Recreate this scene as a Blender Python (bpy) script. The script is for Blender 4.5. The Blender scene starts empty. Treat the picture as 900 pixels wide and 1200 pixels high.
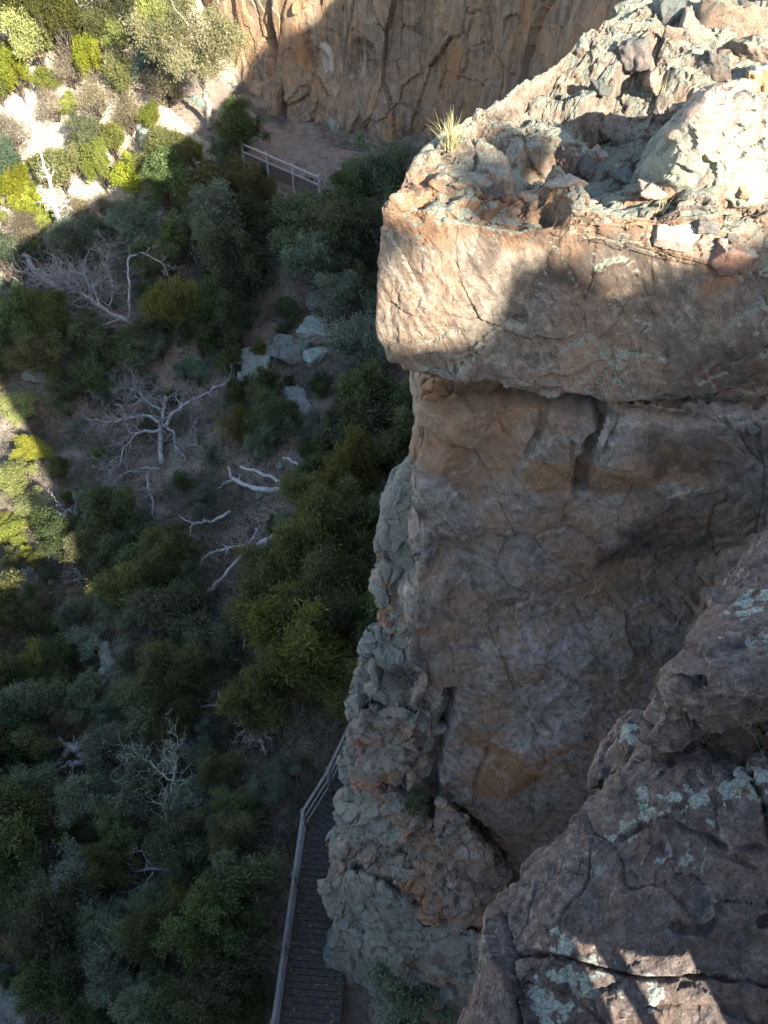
import bpy, bmesh, math, random
import numpy as np

# ------------------------------------------------------------------ scene, camera, light
SC = bpy.context.scene
COL = SC.collection
rad = math.radians
CAMZ, PITCH, FPX = 21.5, 48.0, 1006.0
CP, SP = math.cos(rad(PITCH)), math.sin(rad(PITCH))
CAM = np.array([0.0, 0.0, CAMZ])

cam_d = bpy.data.cameras.new('camera')
cam = bpy.data.objects.new('camera', cam_d)
COL.objects.link(cam)
cam.location = (0, 0, CAMZ)
cam.rotation_euler = (rad(90 - PITCH), 0, 0)
cam_d.sensor_fit = 'VERTICAL'
cam_d.sensor_height = 24
cam_d.lens = 12.0 / (600.0 / FPX)
cam_d.clip_start = 0.05
cam_d.clip_end = 3000
SC.camera = cam

SUN_AZ, SUN_DY = 0.60, 0.62            # to-sun direction is (0.60, -1, 0.62)
TS = np.array([SUN_AZ, -1.0, SUN_DY]); TS /= np.linalg.norm(TS)
sun_d = bpy.data.lights.new('sun', 'SUN')
sun = bpy.data.objects.new('sun', sun_d)
COL.objects.link(sun)
sun.location = (30, -50, 60)
from mathutils import Vector, Matrix
sun.rotation_euler = Vector(TS).to_track_quat('Z', 'Y').to_euler()
sun_d.energy = 5.0
sun_d.angle = rad(0.5)
sun_d.color = (1.0, 0.93, 0.82)

W = bpy.data.worlds.new('World')
SC.world = W
W.use_nodes = True
nt = W.node_tree
bgn = nt.nodes['Background']
sky = nt.nodes.new('ShaderNodeTexSky')
sky.sky_type = 'NISHITA'
sky.sun_disc = False
sky.sun_elevation = math.asin(TS[2])
sky.sun_rotation = math.atan2(TS[0], TS[1])
nt.links.new(sky.outputs[0], bgn.inputs[0])
bgn.inputs[1].default_value = 0.12
SC.view_settings.view_transform = 'Standard'
SC.view_settings.look = 'None'
SC.view_settings.exposure = 2.3
SC.view_settings.gamma = 1.0
SC.view_settings.use_curve_mapping = False
try:
    SC.cycles.max_bounces = 6
    SC.cycles.diffuse_bounces = 3
    SC.cycles.transparent_max_bounces = 4
except Exception:
    pass

# ------------------------------------------------------------------ pixels of the photograph to points
def ray(px, py):
    u = (px - 450.0) / FPX; v = (600.0 - py) / FPX
    return np.array([u, CP + SP * v, -SP + CP * v])
def P(px, py, Y):
    d = ray(px, py); return CAM + d * (Y / d[1])
def PZ(px, py, z):
    d = ray(px, py); return CAM + d * ((z - CAMZ) / d[2])
def to_px(p):
    q = np.asarray(p) - CAM
    f = q[1] * CP - q[2] * SP
    up = q[1] * SP + q[2] * CP
    return 450 + FPX * q[0] / f, 600 - FPX * up / f
def dist_of(p):
    return float(np.linalg.norm(np.asarray(p) - CAM))

# ------------------------------------------------------------------ numpy noise
def _h(ix, iy, iz, seed):
    h = (ix.astype(np.uint32) * np.uint32(374761393) + iy.astype(np.uint32) * np.uint32(668265263)
         + iz.astype(np.uint32) * np.uint32(2147483647) + np.uint32((seed * 2654435761) & 0xffffffff))
    h ^= h >> np.uint32(15); h *= np.uint32(2246822519); h ^= h >> np.uint32(13)
    h *= np.uint32(3266489917); h ^= h >> np.uint32(16)
    return h
_rg = np.random.RandomState(5)
_GR = _rg.normal(size=(64, 3)).astype(np.float32)
_GR /= np.linalg.norm(_GR, axis=1)[:, None]
from concurrent.futures import ThreadPoolExecutor
_EX = ThreadPoolExecutor(4)
def perlin(p, seed=0):
    p = np.asarray(p, np.float32)
    if len(p) < 30000: return _perlin(p, seed)
    return np.concatenate(list(_EX.map(lambda q: _perlin(q, seed), np.array_split(p, 4 * max(1, len(p) // 120000)))))
def _perlin(p, seed=0):
    f = np.floor(p); i = f.astype(np.int64); t = p - f
    w = t * t * t * (t * (t * 6 - 15) + 10)
    out = np.zeros(len(p), np.float32)
    for dx in (0, 1):
        wx = w[:, 0] if dx else 1 - w[:, 0]
        for dy in (0, 1):
            wy = w[:, 1] if dy else 1 - w[:, 1]
            for dz in (0, 1):
                wz = w[:, 2] if dz else 1 - w[:, 2]
                g = _GR[_h(i[:, 0] + dx, i[:, 1] + dy, i[:, 2] + dz, seed) & np.uint32(63)]
                out += wx * wy * wz * (g[:, 0] * (t[:, 0] - dx) + g[:, 1] * (t[:, 1] - dy) + g[:, 2] * (t[:, 2] - dz))
    return out * 1.6
def fbm(p, octv=4, seed=0, gain=0.5, lac=2.03):
    a, o, q = 1.0, 0.0, np.asarray(p, np.float32)
    for k in range(octv):
        o = o + a * perlin(q, seed + k * 17); a *= gain; q = q * lac + 3.7
    return o
def ridged(p, octv=4, seed=0, gain=0.5):
    a, o, q = 1.0, 0.0, np.asarray(p, np.float32)
    for k in range(octv):
        o = o + a * (1 - 2 * np.abs(perlin(q, seed + k * 13))); a *= gain; q = q * 2.07 + 1.3
    return o
def worley(p, seed=0):
    p = np.asarray(p, np.float32)
    if len(p) < 30000: return _worley(p, seed)
    r = list(_EX.map(lambda q: _worley(q, seed), np.array_split(p, 4 * max(1, len(p) // 120000))))
    return tuple(np.concatenate(c) for c in zip(*r))
def _worley(p, seed=0):
    i = np.floor(p).astype(np.int64)
    n = len(p)
    F1 = np.full(n, 9.0, np.float32); F2 = np.full(n, 9.0, np.float32)
    idc = np.zeros(n, np.uint32); vec = np.zeros((n, 3), np.float32)
    for dx in (-1, 0, 1):
        for dy in (-1, 0, 1):
            for dz in (-1, 0, 1):
                h = _h(i[:, 0] + dx, i[:, 1] + dy, i[:, 2] + dz, seed)
                c = np.stack([(h & np.uint32(1023)) / 1023.0, ((h >> np.uint32(10)) & np.uint32(1023)) / 1023.0,
                              ((h >> np.uint32(20)) & np.uint32(1023)) / 1023.0], 1).astype(np.float32)
                v = p - (i + np.array([dx, dy, dz])).astype(np.float32) - c
                d = np.sqrt((v * v).sum(1))
                m = d < F1
                F2 = np.where(m, F1, np.minimum(F2, d))
                F1 = np.where(m, d, F1)
                idc = np.where(m, h, idc)
                vec[m] = v[m]
    return F1, F2, idc, vec
def facet(p, scale, seed=0, tilt=0.6, warp=0.25):
    """blocky fractured relief: every cell its own level and tilt; returns relief and closeness to a crack"""
    q = np.asarray(p, np.float32) * np.asarray(scale, np.float32)
    if warp:
        q = q + warp * np.stack([perlin(q * 1.7, seed + 91), perlin(q * 1.7, seed + 92), perlin(q * 1.7, seed + 93)], 1)
    F1, F2, idc, v = worley(q, seed)
    k = idc * np.uint32(2654435761)
    h = ((k >> np.uint32(8)) & np.uint32(255)) / 255.0 - 0.5
    g = np.stack([((k >> np.uint32(s)) & np.uint32(255)) / 127.5 - 1 for s in (0, 12, 20)], 1).astype(np.float32)
    return (h + tilt * (g * v).sum(1)).astype(np.float32), (F2 - F1).astype(np.float32), h.astype(np.float32)
def sstep(a, b, x):
    t = np.clip((x - a) / (b - a), 0, 1); return t * t * (3 - 2 * t)
def seg_dist(p, poly):
    """distance of points to a 3-D polyline"""
    best = np.full(len(p), 1e9, np.float32)
    for a, b in zip(poly[:-1], poly[1:]):
        a = np.asarray(a, np.float32); b = np.asarray(b, np.float32); ab = b - a
        t = np.clip(((p - a) @ ab) / max(1e-9, float(ab @ ab)), 0, 1)
        best = np.minimum(best, np.linalg.norm(p - a - t[:, None] * ab, axis=1))
    return best

# ------------------------------------------------------------------ objects
def tag(o, label=None, cat=None, group=None, kind=None):
    if label: o['label'] = label
    if cat: o['category'] = cat
    if group: o['group'] = group
    if kind: o['kind'] = kind
    return o
def empty(name, loc, label=None, cat=None, group=None, rz=0.0):
    o = bpy.data.objects.new(name, None); COL.objects.link(o)
    o.location = tuple(float(c) for c in loc); o.rotation_euler = (0, 0, rz)
    o.empty_display_size = 0.2
    return tag(o, label, cat, group)
def mesh_np(name, V, faces, mat, parent=None, mask=None, smooth=True, base=None):
    """faces: one array or a list of arrays (n,3)/(n,4)"""
    if not isinstance(faces, list): faces = [faces]
    V = np.asarray(V, np.float64)
    if base is None and parent is not None:
        base = np.array(parent.location)
    if base is not None:
        V = V - np.asarray(base)
    me = bpy.data.meshes.new(name)
    me.vertices.add(len(V)); me.vertices.foreach_set('co', V.astype(np.float32).ravel())
    li = np.concatenate([f.ravel() for f in faces]).astype(np.int32)
    tot = np.concatenate([np.full(len(f), f.shape[1]) for f in faces]).astype(np.int32)
    st = np.concatenate([[0], np.cumsum(tot)[:-1]]).astype(np.int32)
    me.loops.add(len(li)); me.loops.foreach_set('vertex_index', li)
    me.polygons.add(len(tot)); me.polygons.foreach_set('loop_start', st); me.polygons.foreach_set('loop_total', tot)
    me.polygons.foreach_set('use_smooth', np.full(len(tot), smooth))
    if mask is not None:
        at = me.attributes.new('mask', 'FLOAT_COLOR', 'POINT')
        at.data.foreach_set('color', np.asarray(mask, np.float32).ravel())
    me.update(calc_edges=True)
    me.materials.append(mat)
    o = bpy.data.objects.new(name, me); COL.objects.link(o)
    if parent is not None:
        o.parent = parent
    elif base is not None:
        o.location = tuple(float(c) for c in base)
    return o

# ------------------------------------------------------------------ triangle tools for rock
def hull(pts):
    bm = bmesh.new()
    for p in pts: bm.verts.new([float(c) for c in p])
    r = bmesh.ops.convex_hull(bm, input=bm.verts)
    dead = [v for v in bm.verts if not v.link_faces]
    bmesh.ops.delete(bm, geom=dead, context='VERTS')
    bmesh.ops.triangulate(bm, faces=bm.faces[:])
    bmesh.ops.recalc_face_normals(bm, faces=bm.faces[:])
    bm.verts.index_update()
    V = np.array([v.co[:] for v in bm.verts], np.float64)
    T = np.array([[v.index for v in f.verts] for f in bm.faces], np.int64)
    bm.free()
    return V, T
def vnorm(V, T):
    n = np.cross(V[T[:, 1]] - V[T[:, 0]], V[T[:, 2]] - V[T[:, 0]])
    N = np.zeros_like(V)
    for k in range(3):
        for c in range(3):
            N[:, c] += np.bincount(T[:, k], n[:, c], len(V))
    return N / np.maximum(1e-12, np.linalg.norm(N, axis=1))[:, None]
def split_once(V, T, want):
    E = np.concatenate([T[:, [0, 1]], T[:, [1, 2]], T[:, [2, 0]]])
    S = np.sort(E, 1)
    key = S[:, 0] * len(V) + S[:, 1]
    uk, inv = np.unique(key, return_inverse=True)
    A = uk // len(V); B = uk % len(V)
    mk = want(V, A, B)
    if not mk.any(): return V, T, False
    mid = np.full(len(uk), -1, np.int64)
    mid[mk] = len(V) + np.arange(mk.sum())
    V2 = np.concatenate([V, (V[A[mk]] + V[B[mk]]) * 0.5])
    M = mid[inv].reshape(3, -1).T
    out = []
    c = (M >= 0).sum(1)
    out.append(T[c == 0])
    s = c == 3; t, m = T[s], M[s]
    out += [np.stack([t[:, 0], m[:, 0], m[:, 2]], 1), np.stack([m[:, 0], t[:, 1], m[:, 1]], 1),
            np.stack([m[:, 2], m[:, 1], t[:, 2]], 1), m]
    for k in range(3):
        r = [k, (k + 1) % 3, (k + 2) % 3]
        s = (c == 1) & (M[:, k] >= 0)
        t = T[s][:, r]; m = M[s][:, r]
        out += [np.stack([t[:, 0], m[:, 0], t[:, 2]], 1), np.stack([m[:, 0], t[:, 1], t[:, 2]], 1)]
        s = (c == 2) & (M[:, (k + 2) % 3] < 0)
        t = T[s][:, r]; m = M[s][:, r]
        out += [np.stack([m[:, 0], t[:, 1], m[:, 1]], 1), np.stack([t[:, 0], m[:, 0], m[:, 1]], 1),
                np.stack([t[:, 0], m[:, 1], t[:, 2]], 1)]
    return V2, np.concatenate(out), True
def tess_uniform(V, T, L):
    for _ in range(14):
        V, T, more = split_once(V, T, lambda V, A, B: np.linalg.norm(V[A] - V[B], axis=1) > L)
        if not more: break
    return V, T
def tess_view(V, T, px, far=0.3, lim=0.006):
    """edges down to px pixels where the surface can be seen from round about the photograph's place"""
    for _ in range(14):
        N = vnorm(V, T)
        q = V - CAM
        f = q[:, 1] * CP - q[:, 2] * SP
        up = q[:, 1] * SP + q[:, 2] * CP
        fs = np.maximum(f, 0.3)
        x = q[:, 0] / fs; y = up / fs
        inside = (f > 0.3) & (np.abs(x) < 0.48) & (np.abs(y) < 0.63)
        D = np.linalg.norm(q, axis=1)
        facing = -(N * q).sum(1) / D
        tgt = np.where(inside & (facing > -0.12), np.maximum(lim, px * D / FPX), far)
        V, T, more = split_once(V, T, lambda V, A, B: np.linalg.norm(V[A] - V[B], axis=1) > np.minimum(tgt[A], tgt[B]) * 1.0)
        if not more: break
    return V, T
def relax(V, T, it, f=0.5):
    for _ in range(it):
        S = np.zeros_like(V); C = np.zeros(len(V))
        for a, b in ((0, 1), (1, 2), (2, 0), (1, 0), (2, 1), (0, 2)):
            for c in range(3):
                S[:, c] += np.bincount(T[:, a], V[T[:, b], c], len(V))
            C += np.bincount(T[:, a], minlength=len(V))
        V = V + f * (S / np.maximum(C, 1)[:, None] - V)
    return V
def rock(name, pts, mat, parent=None, coarse=0.12, soft=2, big=None, detail=None, mask=None, px=3.0, far=0.3, base=None):
    V, T = hull(pts)
    V, T = tess_uniform(V, T, coarse)
    V = relax(V, T, soft)
    if big is not None:
        N = vnorm(V, T); V = V + N * big(V, N)[:, None]
        V = relax(V, T, 3, 0.5)
    V, T = tess_view(V, T, px, far)
    N = vnorm(V, T)
    if detail is not None:
        V = V + N * detail(V, N)[:, None]
        V = relax(V, T, 1, 0.25)
        N = vnorm(V, T)
    m = None
    if mask is not None:
        m = np.clip(mask(V, N), 0, 1)
    return mesh_np(name, V, T, mat, parent, m, smooth=False, base=base)
def blobs(V, lst, seed=0, wob=0.45, fr=2.5):
    """soft-edged stains and painted shade at places on the rock: (point, radius, strength)"""
    o = np.zeros(len(V))
    w = fbm(V * fr, 4, seed)
    for c, r, s in lst:
        r3 = np.asarray(r if hasattr(r, '__len__') else (r, r, r), float)
        d = np.linalg.norm((V - np.asarray(c)) / r3, axis=1)
        o = np.maximum(o, s * sstep(1.15, 0.55, d + wob * w))
    return o

# ------------------------------------------------------------------ tubes, boxes, blades
class Geo:
    def __init__(s): s.V = []; s.Q = []; s.T = []; s.n = 0
    def add(s, V, Q=None, T=None):
        V = np.asarray(V, float)
        s.V.append(V)
        if Q is not None and len(Q): s.Q.append(np.asarray(Q, np.int64) + s.n)
        if T is not None and len(T): s.T.append(np.asarray(T, np.int64) + s.n)
        s.n += len(V)
    def tube(s, pts, rads, n=6):
        pts = np.asarray(pts, float); rads = np.asarray(rads, float); k = len(pts)
        d = np.gradient(pts, axis=0); d /= np.maximum(1e-9, np.linalg.norm(d, axis=1))[:, None]
        ref = np.array([0.31, 0.17, 0.93]); 
        if abs(d[0] @ ref) > 0.9: ref = np.array([0.9, 0.3, 0.1])
        a = np.cross(d, ref); a /= np.maximum(1e-9, np.linalg.norm(a, axis=1))[:, None]
        b = np.cross(d, a)
        th = np.arange(n) * 2 * math.pi / n
        V = (pts[:, None, :] + rads[:, None, None] * (np.cos(th)[None, :, None] * a[:, None, :] + np.sin(th)[None, :, None] * b[:, None, :])).reshape(-1, 3)
        i = np.arange(k - 1)[:, None] * n; j = np.arange(n)[None, :]; j2 = (j + 1) % n
        Q = np.stack([i + j, i + j2, i + n + j2, i + n + j], -1).reshape(-1, 4)
        V = np.concatenate([V, pts[:1], pts[-1:]])
        c0, c1 = k * n, k * n + 1
        t = np.arange(n); t2 = (t + 1) % n
        T = np.concatenate([np.stack([np.full(n, c0), t2, t], 1), np.stack([np.full(n, c1), (k - 1) * n + t, (k - 1) * n + t2], 1)])
        s.add(V, Q, T)
    def box(s, c, ax, ay, az):
        """box round c with half axes as vectors"""
        c = np.asarray(c, float); ax, ay, az = (np.asarray(v, float) for v in (ax, ay, az))
        V = np.array([c + i * ax + j * ay + k * az for i in (-1, 1) for j in (-1, 1) for k in (-1, 1)])
        s.add(V, [[0, 1, 3, 2], [4, 6, 7, 5], [0, 4, 5, 1], [2, 3, 7, 6], [0, 2, 6, 4], [1, 5, 7, 3]])
    def build(s, name, mat, parent=None, smooth=True, mask=None, base=None):
        f = []
        if s.Q: f.append(np.concatenate(s.Q))
        if s.T: f.append(np.concatenate(s.T))
        return mesh_np(name, np.concatenate(s.V), f, mat, parent, mask, smooth, base)

# ------------------------------------------------------------------ materials
class NB:
    def __init__(s, name):
        s.m = bpy.data.materials.new(name); s.m.use_nodes = True
        s.t = s.m.node_tree; s.b = s.t.nodes['Principled BSDF']
        s.b.inputs['Specular IOR Level'].default_value = 0.2
    def n(s, kind, **kw):
        x = s.t.nodes.new('ShaderNode' + kind)
        for k, v in kw.items(): setattr(x, k, v)
        return x
    def put(s, sock, v):
        if hasattr(v, 'is_output'): s.t.links.new(v, sock)
        elif isinstance(v, (tuple, list)) and len(v) == 3 and sock.type == 'RGBA': sock.default_value = (*v, 1)
        else: sock.default_value = v
    def coord(s): return s.n('TexCoord').outputs['Object']
    def mapping(s, vec, scale=(1, 1, 1), rot=(0, 0, 0)):
        if any(rot):
            y = s.n('Mapping'); s.put(y.inputs['Vector'], vec); y.inputs['Rotation'].default_value = rot; vec = y.outputs[0]
        x = s.n('Mapping'); s.put(x.inputs['Vector'], vec)
        x.inputs['Scale'].default_value = scale
        return x.outputs[0]
    def noise(s, vec, scale, detail=6, rough=0.6, dist=0.0):
        x = s.n('TexNoise'); s.put(x.inputs['Vector'], vec)
        x.inputs['Scale'].default_value = scale; x.inputs['Detail'].default_value = detail
        x.inputs['Roughness'].default_value = rough; x.inputs['Distortion'].default_value = dist
        return x.outputs['Fac']
    def voro(s, vec, scale, feature='F1', rnd=1.0):
        x = s.n('TexVoronoi', feature=feature); s.put(x.inputs['Vector'], vec)
        x.inputs['Scale'].default_value = scale; x.inputs['Randomness'].default_value = rnd
        return x
    def math(s, op, a, b=0.0, c=None):
        x = s.n('Math', operation=op); s.put(x.inputs[0], a); s.put(x.inputs[1], b)
        if c is not None: s.put(x.inputs[2], c)
        return x.outputs[0]
    def ss(s, v, lo, hi, a=0.0, b=1.0):
        x = s.n('MapRange', interpolation_type='SMOOTHSTEP')
        s.put(x.inputs['Value'], v)
        for k, q in zip(('From Min', 'From Max', 'To Min', 'To Max'), (lo, hi, a, b)): x.inputs[k].default_value = q
        return x.outputs['Result']
    def mix(s, f, a, b, mode='MIX'):
        x = s.n('Mix', data_type='RGBA', blend_type=mode)
        s.put(x.inputs[0], f); s.put(x.inputs[6], a); s.put(x.inputs[7], b)
        return x.outputs[2]
    def ramp(s, f, stops):
        x = s.n('ValToRGB'); s.put(x.inputs[0], f)
        e = x.color_ramp.elements
        while len(e) < len(stops): e.new(0.5)
        for el, (p, c) in zip(e, stops): el.position = p; el.color = (*c, 1)
        return x.outputs[0]
    def attr(s, name):
        x = s.n('Attribute', attribute_name=name); return x
    def bump(s, h, dist, strength=1.0, prev=None):
        x = s.n('Bump'); s.put(x.inputs['Height'], h)
        x.inputs['Distance'].default_value = dist; x.inputs['Strength'].default_value = strength
        if prev is not None: s.put(x.inputs['Normal'], prev)
        return x.outputs[0]
    def done(s, col, rough=0.9, normal=None):
        s.put(s.b.inputs['Base Color'], col); s.put(s.b.inputs['Roughness'], rough)
        if normal is not None: s.put(s.b.inputs['Normal'], normal)
        return s.m

def rock_mat(name, dark, mid, light, rust, lichen, pale, streak_rot=(0, 0, 0), streak=(1, 1, 1), fine=1.0,
             lich_cut=0.56, bump=1.0, rnd=0.0, strk=0.5, drift=None, dk=0.55):
    """mask: R rust, G lichen, B dark stain and painted shade, A pale crust"""
    b = NB(name); co = b.coord()
    if rnd:
        oi = b.n('ObjectInfo'); sh = b.n('VectorMath', operation='MULTIPLY_ADD')
        b.put(sh.inputs[0], oi.outputs['Random']); sh.inputs[1].default_value = (17, 31, 23); b.put(sh.inputs[2], co)
        co = sh.outputs[0]
    a = b.attr('mask'); sep = b.n('SeparateColor'); b.put(sep.inputs[0], a.outputs['Color'])
    R_, G_, B_, A_ = sep.outputs[0], sep.outputs[1], sep.outputs[2], a.outputs['Alpha']
    ms = b.mapping(co, streak, streak_rot)
    n1 = b.noise(co, 1.3 * fine, 8, 0.65, 0.4)
    n2 = b.noise(co, 7.0 * fine, 9, 0.68, 0.3)
    n3 = b.noise(co, 38.0 * fine, 6, 0.7)
    n4 = b.noise(ms, 5.0 * fine, 7, 0.65, 0.6)
    v = b.math('ADD', b.math('MULTIPLY', n2, 0.5), b.math('ADD', b.math('MULTIPLY', n4, strk), b.math('MULTIPLY', n3, 0.28)))
    v = b.math('MULTIPLY', v, 1.0 / (0.78 + strk))
    col = b.ramp(v, [(0.37, dark), (0.5, mid), (0.63, light)])
    gr = b.noise(co, 90.0 * fine, 3, 0.8)
    col = b.mix(0.75, col, b.mix(b.ss(gr, 0.3, 0.7), (0.45, 0.45, 0.45), (1.6, 1.57, 1.5)), 'MULTIPLY')
    # broad colour drift
    col = b.mix(b.ss(n1, 0.42, 0.66, 0, dk), col, b.mix(b.ss(n3, 0.35, 0.65), b.mix(0.35, rust, dark), b.mix(0.5, rust, light)))
    if drift is not None:
        n6 = b.noise(co, 0.9 * fine, 6, 0.62, 0.6)
        col = b.mix(b.ss(n6, 0.48, 0.66, 0, 0.65), col, b.mix(b.ss(v, 0.4, 0.6), (drift[0] * 0.45, drift[1] * 0.45, drift[2] * 0.45), drift))
    rf = b.ss(b.math('ADD', R_, b.math('ADD', b.math('MULTIPLY', b.math('SUBTRACT', v, 0.5), 1.6), b.math('MULTIPLY', b.math('SUBTRACT', n3, 0.5), 1.2))), 0.25, 1.05, 0, 0.8)
    rc = b.mix(b.ss(n3, 0.35, 0.65), b.mix(0.45, rust, dark), rust)
    col = b.mix(rf, col, rc)
    df = b.ss(b.math('ADD', B_, b.math('MULTIPLY', b.math('SUBTRACT', n2, 0.5), 1.3)), 0.3, 1.0, 0, 0.8)
    col = b.mix(df, col, b.mix(0.35, dark, (0.02, 0.017, 0.016)))
    pf = b.ss(b.math('ADD', A_, b.math('ADD', b.math('MULTIPLY', b.math('SUBTRACT', n2, 0.5), 1.6), b.math('MULTIPLY', b.math('SUBTRACT', n3, 0.5), 1.0))), 0.4, 1.0, 0, 0.85)
    col = b.mix(pf, col, b.mix(b.ss(n3, 0.4, 0.6), pale, b.mix(0.4, pale, mid)))
    ln = b.math('ADD', b.math('MULTIPLY', b.noise(co, 9.0 * fine, 8, 0.7, 0.5), 0.68), b.math('MULTIPLY', b.noise(co, 55.0 * fine, 4, 0.7), 0.32))
    lf = b.ss(b.math('ADD', b.math('MULTIPLY', G_, 0.45), b.math('MULTIPLY', ln, 0.8)), lich_cut, lich_cut + 0.10)
    lc = b.mix(b.ss(n3, 0.40, 0.60), b.mix(0.55, lichen, dark), lichen)
    col = b.mix(b.math('MULTIPLY', lf, 0.85), col, lc)
    sp = b.math('MULTIPLY', b.ss(b.noise(co, 24.0 * fine, 5, 0.75), 0.60, 0.70), b.ss(b.math('ADD', G_, b.noise(co, 2.1 * fine, 4)), 0.62, 0.95))
    col = b.mix(b.math('MULTIPLY', sp, 0.75), col, b.mix(0.35, lichen, pale))
    if rnd:
        hs = b.n('HueSaturation'); b.put(hs.inputs['Color'], col)
        b.put(hs.inputs['Value'], b.ss(oi.outputs['Random'], 0, 1, 1 - rnd, 1 + rnd))
        b.put(hs.inputs['Saturation'], b.ss(b.math('FRACT', b.math('MULTIPLY', oi.outputs['Random'], 7.3)), 0, 1, 0.75, 1.3))
        col = hs.outputs[0]
    hgt = b.math('ADD', b.math('MULTIPLY', n2, 0.6), b.math('ADD', b.math('MULTIPLY', n3, 0.3), b.math('MULTIPLY', n4, 0.5)))
    nb = b.bump(hgt, 0.028 * bump / fine, 0.9)
    n5 = b.noise(co, 120.0 * fine, 4, 0.7)
    nb = b.bump(b.math('ADD', n5, b.math('MULTIPLY', lf, 0.25)), 0.008 * bump / fine, 0.8, nb)
    return b.done(col, b.ss(n3, 0.3, 0.7, 0.75, 0.98), nb)
# ------------------------------------------------------------------ the ground
FOOT = np.array([(-34, 92), (-24, 78), (-15, 63), (-9.5, 51), (-5.5, 47.6), (-2, 46), (2.5, 44.5), (6, 41), (8, 34), (8, 26),
                 (6, 19), (3.5, 13.5), (1.2, 11), (-0.2, 8.5), (-1.0, 5), (-0.8, 0), (-0.8, -14)], float)
def foot_dist(x, y):
    p = np.stack([x, y, np.zeros_like(x)], 1)
    return seg_dist(p, [np.array([a, b, 0.0]) for a, b in FOOT])
def tz(x, y):
    x = np.atleast_1d(np.asarray(x, float)); y = np.atleast_1d(np.asarray(y, float))
    d = foot_dist(x, y)
    foot = 1.5 * sstep(8, 36, y)
    bench = 2.0 + 2.6 * sstep(18, 34, y)
    e = np.maximum(0, d - bench)
    z = foot - 6.5 * (1 - np.exp(-e / 14.0))
    hillw = sstep(-5, -13, x)
    z = z + 0.36 * np.maximum(0, y - 41 + 2) * hillw * sstep(37, 52, y) + 0.4 * np.maximum(0, -x - 21) * sstep(-20, -30, x)
    q = np.stack([x, y, np.zeros_like(x)], 1)
    rough = sstep(0.5, 4.0, e)
    z = z + rough * (0.55 * fbm(q * 0.16, 2, 3) + 0.16 * fbm(q * 0.8, 3, 4)) + 0.04 * fbm(q * 2.3, 3, 9)
    z = np.where((d < 2.3) & (y < 16), np.minimum(z, foot - 0.45), z)
    return z
_tz = tz
TX0, TY0, TST = -70.0, -14.0, 0.25
_tx = np.arange(TX0, 18, TST); _ty = np.arange(TY0, 140, TST)
_A, _B = np.meshgrid(_tx, _ty, indexing='ij')
TAB = _tz(_A.ravel(), _B.ravel()).reshape(_A.shape)
def tz(x, y):
    x = np.atleast_1d(np.asarray(x, float)); y = np.atleast_1d(np.asarray(y, float))
    u = np.clip((x - TX0) / TST, 0, len(_tx) - 1.001); v = np.clip((y - TY0) / TST, 0, len(_ty) - 1.001)
    i = u.astype(int); j = v.astype(int); a = u - i; b = v - j
    return (TAB[i, j] * (1 - a) + TAB[i + 1, j] * a) * (1 - b) + (TAB[i, j + 1] * (1 - a) + TAB[i + 1, j + 1] * a) * b
def tz1(x, y): return float(tz(x, y)[0])
def G(px, py, h=0.0):
    """the ground (plus h) under a pixel"""
    d = ray(px, py)
    ts = np.linspace(8, 130, 500)
    p = CAM + ts[:, None] * d
    s = p[:, 2] - (tz(p[:, 0], p[:, 1]) + h)
    k = np.argmax(s < 0) if (s < 0).any() else 499
    a, b = ts[max(0, k - 1)], ts[k]
    for _ in range(12):
        m = 0.5 * (a + b); q = CAM + m * d
        if q[2] - (tz1(q[0], q[1]) + h) < 0: b = m
        else: a = m
    return CAM + b * d

def ground_mat():
    b = NB('leaf_litter_soil'); co = b.coord()
    n1 = b.noise(co, 0.35, 6, 0.6); n2 = b.noise(co, 3.0, 9, 0.7); n3 = b.noise(co, 26, 6, 0.75)
    st = b.voro(co, 9.0)
    col = b.ramp(b.math('ADD', b.math('MULTIPLY', n2, 0.55), b.math('MULTIPLY', n3, 0.45)),
                 [(0.32, (0.035, 0.030, 0.024)), (0.5, (0.088, 0.076, 0.060)), (0.68, (0.20, 0.172, 0.138))])
    col = b.mix(b.ss(n1, 0.42, 0.6, 0, 0.75), col, b.mix(b.ss(n3, 0.35, 0.65), (0.20, 0.15, 0.12), (0.40, 0.32, 0.25)))
    sf = b.ss(st.outputs['Distance'], 0.16, 0.22, 1, 0)
    sf = b.math('MULTIPLY', sf, b.ss(b.noise(co, 1.1, 3), 0.5, 0.62))
    col = b.mix(sf, col, b.mix(n3, (0.12, 0.12, 0.11), (0.40, 0.40, 0.37)))
    col = b.mix(b.ss(b.noise(co, 1.7, 7, 0.75), 0.56, 0.68, 0, 0.7), col, (0.055, 0.065, 0.032))
    a = b.attr('mask')
    sunlit_sand = b.mix(b.ss(n3, 0.3, 0.7), (0.34, 0.27, 0.19), (0.62, 0.53, 0.41))
    col = b.mix(b.ss(b.math('ADD', a.outputs['Alpha'], b.math('MULTIPLY', b.math('SUBTRACT', n2, 0.5), 1.3)), 0.35, 0.75), col, sunlit_sand)
    h = b.math('ADD', b.math('MULTIPLY', n2, 0.6), b.math('ADD', b.math('MULTIPLY', n3, 0.4), b.math('MULTIPLY', sf, 0.4)))
    return b.done(col, 0.95, b.bump(h, 0.12, 1.0))
M_GROUND = ground_mat()

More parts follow.
